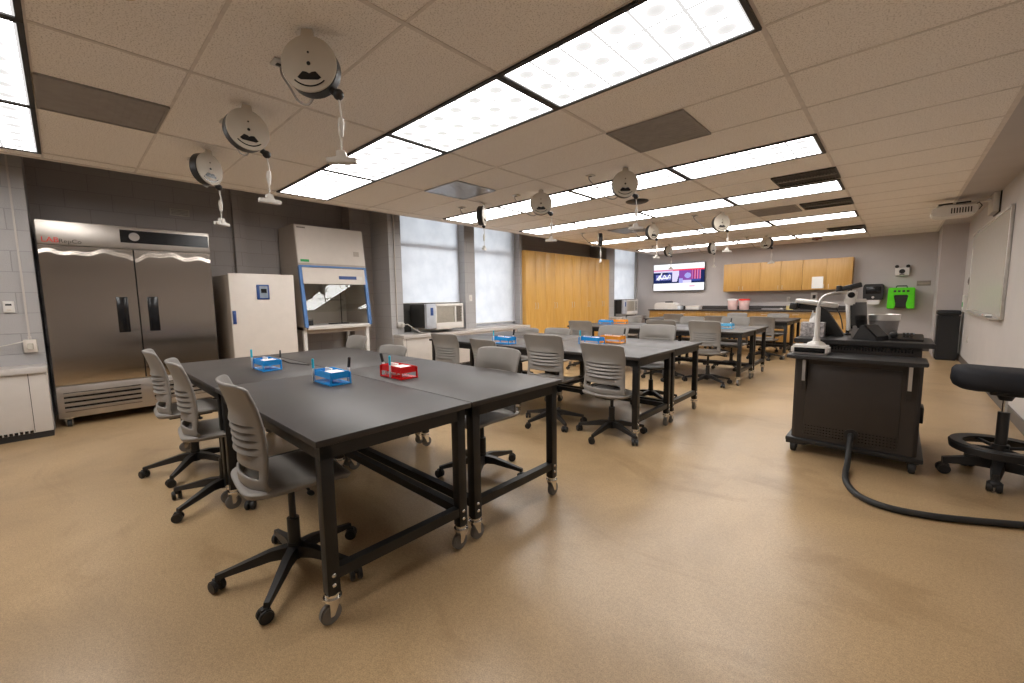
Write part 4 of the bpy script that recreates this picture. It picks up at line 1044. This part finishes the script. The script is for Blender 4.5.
tag(cb.tube(spline(pts), .019, n=12).build('floor_cable', 'rubber', loc=(-.205, 3.945, 0)), 'thick black cable sleeve running from console across the floor', 'cable')

# document camera on the fold-out shelf
SH = .798
t = thing('document_camera', 'white document camera with curved arm on the console shelf', 'document camera', (-.50, 4.10, SH))
b = MB().prism([(-.125, -.09), (.125, -.09), (.125, .06), (.06, .10), (-.06, .10), (-.125, .06)], 0, .068, 'Z', bev=.014)
b.lathe([(.072, .06), (.055, .085), (.026, .10), (.022, .13), (0, .13)], n=24, c=(.03, .02, 0)); b.build('base', 'white', t)
MB().box(-.10, .10, -.0935, -.088, .014, .052, .004).build('front_panel', 'dark', t)
MB().cyl((.03, .02, .10), (.03, .02, .37), .019, .016, n=18).build('column', 'white', t)
arc = spline([(.03, .02, .35), (.035, .02, .41), (.06, .03, .455), (.11, .05, .478), (.17, .07, .485), (.20, .08, .482)], 5)
MB().tube(arc, .010, n=12).build('arm', 'alu', t)
h_ = MB().prism([(.188, .40), (.195, .485), (.225, .505), (.262, .50), (.262, .455), (.248, .385), (.198, .385)], .055, .11, 'Y', bev=.01).build('camera_head', 'white', t)
MB().lathe([(0, 0), (.023, 0), (.021, .006), (0, .007)], n=20, X=Matrix.Translation((.228, .055, .465)) @ Matrix.Rotation(PI/2, 4, 'X')).build('emblem', 'dark', h_)
CT = .90
t = thing('tissue_box', 'patterned tissue box behind the document camera', 'tissue box', (-.55, 4.56, CT))
MB().box(-.085, .085, -.065, .065, 0, .125, .003).build('carton', 'tissue1', t)
rows = [[(.035*q*(1-v*.6)*math.cos(a)+.01*v, .02*(1-v)*math.sin(a)+.012*math.sin(3*a+v*4)*v, .12+.10*v+.015*math.cos(2*a)*v) for a in [i*2*PI/14 for i in range(14)]] for q, v in ((1, 0), (1.1, .35), (1.2, .7), (1.5, 1))]
MB().grid(rows, closed=True).build('tissue', 'paper', t)
t = thing('pen_display', 'silver edged pen display lying tilted on a black easel arm', 'pen display', (-.50, 4.70, CT))
X = Matrix.Translation((-.05, 0, .285)) @ Matrix.Rotation(.16, 4, 'Y')
MB().box(-.15, .15, -.13, .13, -.010, .026, .004, X=X).build('screen_slab', 'alu', t)
MB().box(-.19, -.13, -.10, .10, -.075, -.012, .008, X=X).box(-.13, .04, -.05, .05, -.06, -.012, .006, X=X).build('clamp', 'black', t)
MB().prism([(-.02, 0), (.16, 0), (.16, .015), (.03, .23), (-.01, .26), (-.03, .24)], -.05, .05, 'Y', bev=.004).build('easel', 'black', t)
MB().tube(spline([(.08, -.02, .27), (.12, -.03, .20), (.14, -.03, .13), (.15, -.02, .06)]), .005, n=6).build('cable', 'black', t)
t = thing('desk_monitor', 'small white framed monitor with dark screen on the console top', 'monitor', (-.235, 4.67, CT))
MB().prism([(-.05, 0), (.05, 0), (.05, .012), (.0, .03), (-.02, .10), (-.05, .10)], -.09, .09, 'Y', bev=.004).build('stand', 'tub', t)
X = Matrix.Rotation(-.42, 4, 'Z') @ Matrix.Rotation(-.08, 4, 'Y')
MB().box(-.03, .0, -.13, .13, .06, .33, .008, X=X).build('casing', 'white', t)
MB().box(.0, .005, -.118, .118, .075, .30, .002, X=X).build('screen', 'dark', t)
t = thing('monitor_arm', 'black articulated arm head behind the document camera', 'monitor arm', (-.33, 4.885, CT))
MB().cyl((0, 0, 0), (0, 0, .42), .014, n=12).lathe([(0, 0), (.045, 0), (.045, .01), (.015, .016), (0, .016)], n=20).build('pole', 'black', t)
MB().box(-.08, .09, -.03, .03, .41, .455, .008, X=Matrix.Translation((0, 0, .4)) @ Matrix.Rotation(-.25, 4, 'Y') @ Matrix.Translation((0, 0, -.4))).box(-.10, -.06, -.04, .04, .37, .45, .008).build('head', 'black', t)
t = thing('control_panel', 'black wedge shaped touch control panel on the console top', 'control panel', (-.15, 4.44, CT))
X = Matrix.Rotation(-.5, 4, 'Z')
MB().prism([(-.09, 0), (.09, 0), (.085, .02), (-.01, .12), (-.03, .12)], -.08, .08, 'Y', bev=.004, X=X).build('housing', 'black', t)
MB().prism([(.078, .030), (.0, .114), (.004, .118), (.082, .034)], -.07, .07, 'Y', X=X).build('touch_screen', 'dark', t)
t = thing('desk_phone', 'black desk phone on the right of the console top', 'phone', (.058, 4.51, CT))
MB().prism([(-.09, 0), (.07, 0), (.07, .05), (-.09, .015)], -.10, .10, 'X', bev=.005).build('base', 'black', t)
MB().box(-.095, -.05, -.10, .09, .03, .062, .012).build('handset', 'black', t)
b = MB()
for i in range(4):
    for k in range(3): b.box(-.02+k*.022, -.006+k*.022, -.06+i*.025, -.044+i*.025, .03+.0055*i, .042+.0055*i)
b.build('keypad', 'ink', t, smooth=0); MB().box(-.02, .05, .035, .06, .045, .056).build('display', 'lcd', t, smooth=0)
t = thing('bucket', 'grey metal bucket with pale rim at the back of console top', 'bucket', (-.085, 4.83, CT))
MB().lathe([(0, 0), (.080, 0), (.086, .008), (.102, .15), (.098, .15), (.082, .012), (0, .01)], n=28).build('pail', 'tub', t)
MB().lathe([(.101, .14), (.108, .142), (.108, .19), (.104, .193), (.098, .185), (.098, .142)], n=28).build('rim', 'alu', t)

# ------------------------------------------------------------------ drafting stool (cut by the right edge)
t = thing('drafting_stool', 'black saddle seat drafting stool with foot ring by the right wall', 'stool', (.557, 4.2, 0))
rows = []; nA = 36
for q, zt in ((.05, .765), (.4, .764), (.75, .760), (.92, .748), (.985, .722), (1, .69), (.95, .655), (.82, .632), (.55, .618), (.3, .612), (.05, .61)):
    ring = []
    for k in range(nA):
        a = 2*PI*k/nA; cx, cy = sup(a, 2.6); x, y = cx*.262*q, cy*.20*q
        ring.append((x, y, zt+(.022*(x/.26)**2*(-1 if zt < .7 else 1)*(1 if x < 0 else -.6))*(1 if zt > .7 else .3)+(.0 if zt > .7 else -.01*(x < -.12))))
    rows.append(ring)
b = MB().grid(rows, closed=True); b.bm.verts.ensure_lookup_table(); v = b.bm.verts[:]; b.bm.faces.new(v[:nA]); b.bm.faces.new(v[-nA:][::-1]); bmesh.ops.recalc_face_normals(b.bm, faces=b.bm.faces)
b.build('seat', 'seatf', t, smooth=70)
MB().box(-.08, .08, -.08, .08, .592, .618, .008).cyl((0, 0, .555), (0, 0, .60), .03, .05, n=16).build('seat_plate', 'black', t)
MB().cyl((0, 0, .44), (0, 0, .60), .013, n=14).build('piston', 'chrome', t)
MB().cyl((0, 0, .10), (0, 0, .475), .028, n=18).build('column', 'blackm', t)
MB().tube([(.04, -.02, .60), (.10, -.05, .595), (.17, -.06, .60)], .005).build('lever', 'black', t)
R_ = .225
b = MB(); ring = [(R_*math.cos(a), R_*math.sin(a), .235) for a in [i*2*PI/40 for i in range(41)]]
rows = [[((R_+dx)*math.cos(a), (R_+dx)*math.sin(a), .235+dz) for a in [i*2*PI/40 for i in range(40)]] for dx, dz in ((-.05, .016), (.012, .020), (.020, .008), (.014, -.035), (-.004, -.04), (-.05, .006), (-.05, .016))]
b.grid(rows, closed=True)
for k in range(4):
    a = k*PI/2+.5; b.cyl((.02*math.cos(a), .02*math.sin(a), .225), (R_*math.cos(a), R_*math.sin(a), .235), .012, n=10)
b.cyl((0, 0, .195), (0, 0, .255), .042, n=18); b.build('foot_ring', 'black', t)
for k in range(5):
    a = k*2*PI/5+PI+.16; d = Vector((math.cos(a), math.sin(a), 0)); s_ = Vector((-d.y, d.x, 0)); rows = []
    for q, w_, z1, z0 in ((.015, .034, .16, .085), (.12, .03, .15, .09), (.27, .02, .115, .075)): p = d*q; rows.append([tuple(p+s_*w_+Vector((0, 0, z0))), tuple(p+s_*w_*.8+Vector((0, 0, z1))), tuple(p-s_*w_*.8+Vector((0, 0, z1))), tuple(p-s_*w_+Vector((0, 0, z0)))])
    b = MB().grid(rows, closed=True); b.bm.verts.ensure_lookup_table(); v = b.bm.verts[:]; b.bm.faces.new(v[-4:]); b.bm.faces.new(v[:4][::-1]); bmesh.ops.recalc_face_normals(b.bm, faces=b.bm.faces)
    l = b.build('leg', 'black', t)
    c = d*.262; b = MB()
    for sg in (-1, 1): b.cyl(c+s_*sg*.005+Vector((0, 0, .035)), c+s_*sg*.036+Vector((0, 0, .035)), .035, n=18, bev=.005)
    b.ell(c+Vector((0, 0, .055)), .034, .034, .026, 14)
    b.cyl(c+Vector((0, 0, .03)), c+Vector((0, 0, .09)), .01, n=8); b.build('caster', 'black', l)

# ------------------------------------------------------------------ daylight and output
wd = bpy.data.worlds.new('daylight'); sc.world = wd; wd.use_nodes = True; wt_ = wd.node_tree
bg = wt_.nodes['Background']; bg.inputs['Color'].default_value = (.92, .945, 1.0, 1); bg.inputs['Strength'].default_value = SKY
sc.view_settings.view_transform = 'Standard'; sc.view_settings.look = 'None'; sc.view_settings.gamma = 1; sc.view_settings.use_curve_mapping = False
sc.view_settings.exposure = -.2
sc.cycles.max_bounces = 10; sc.cycles.diffuse_bounces = 7; sc.cycles.use_denoising = True; sc.cycles.sample_clamp_indirect = 6
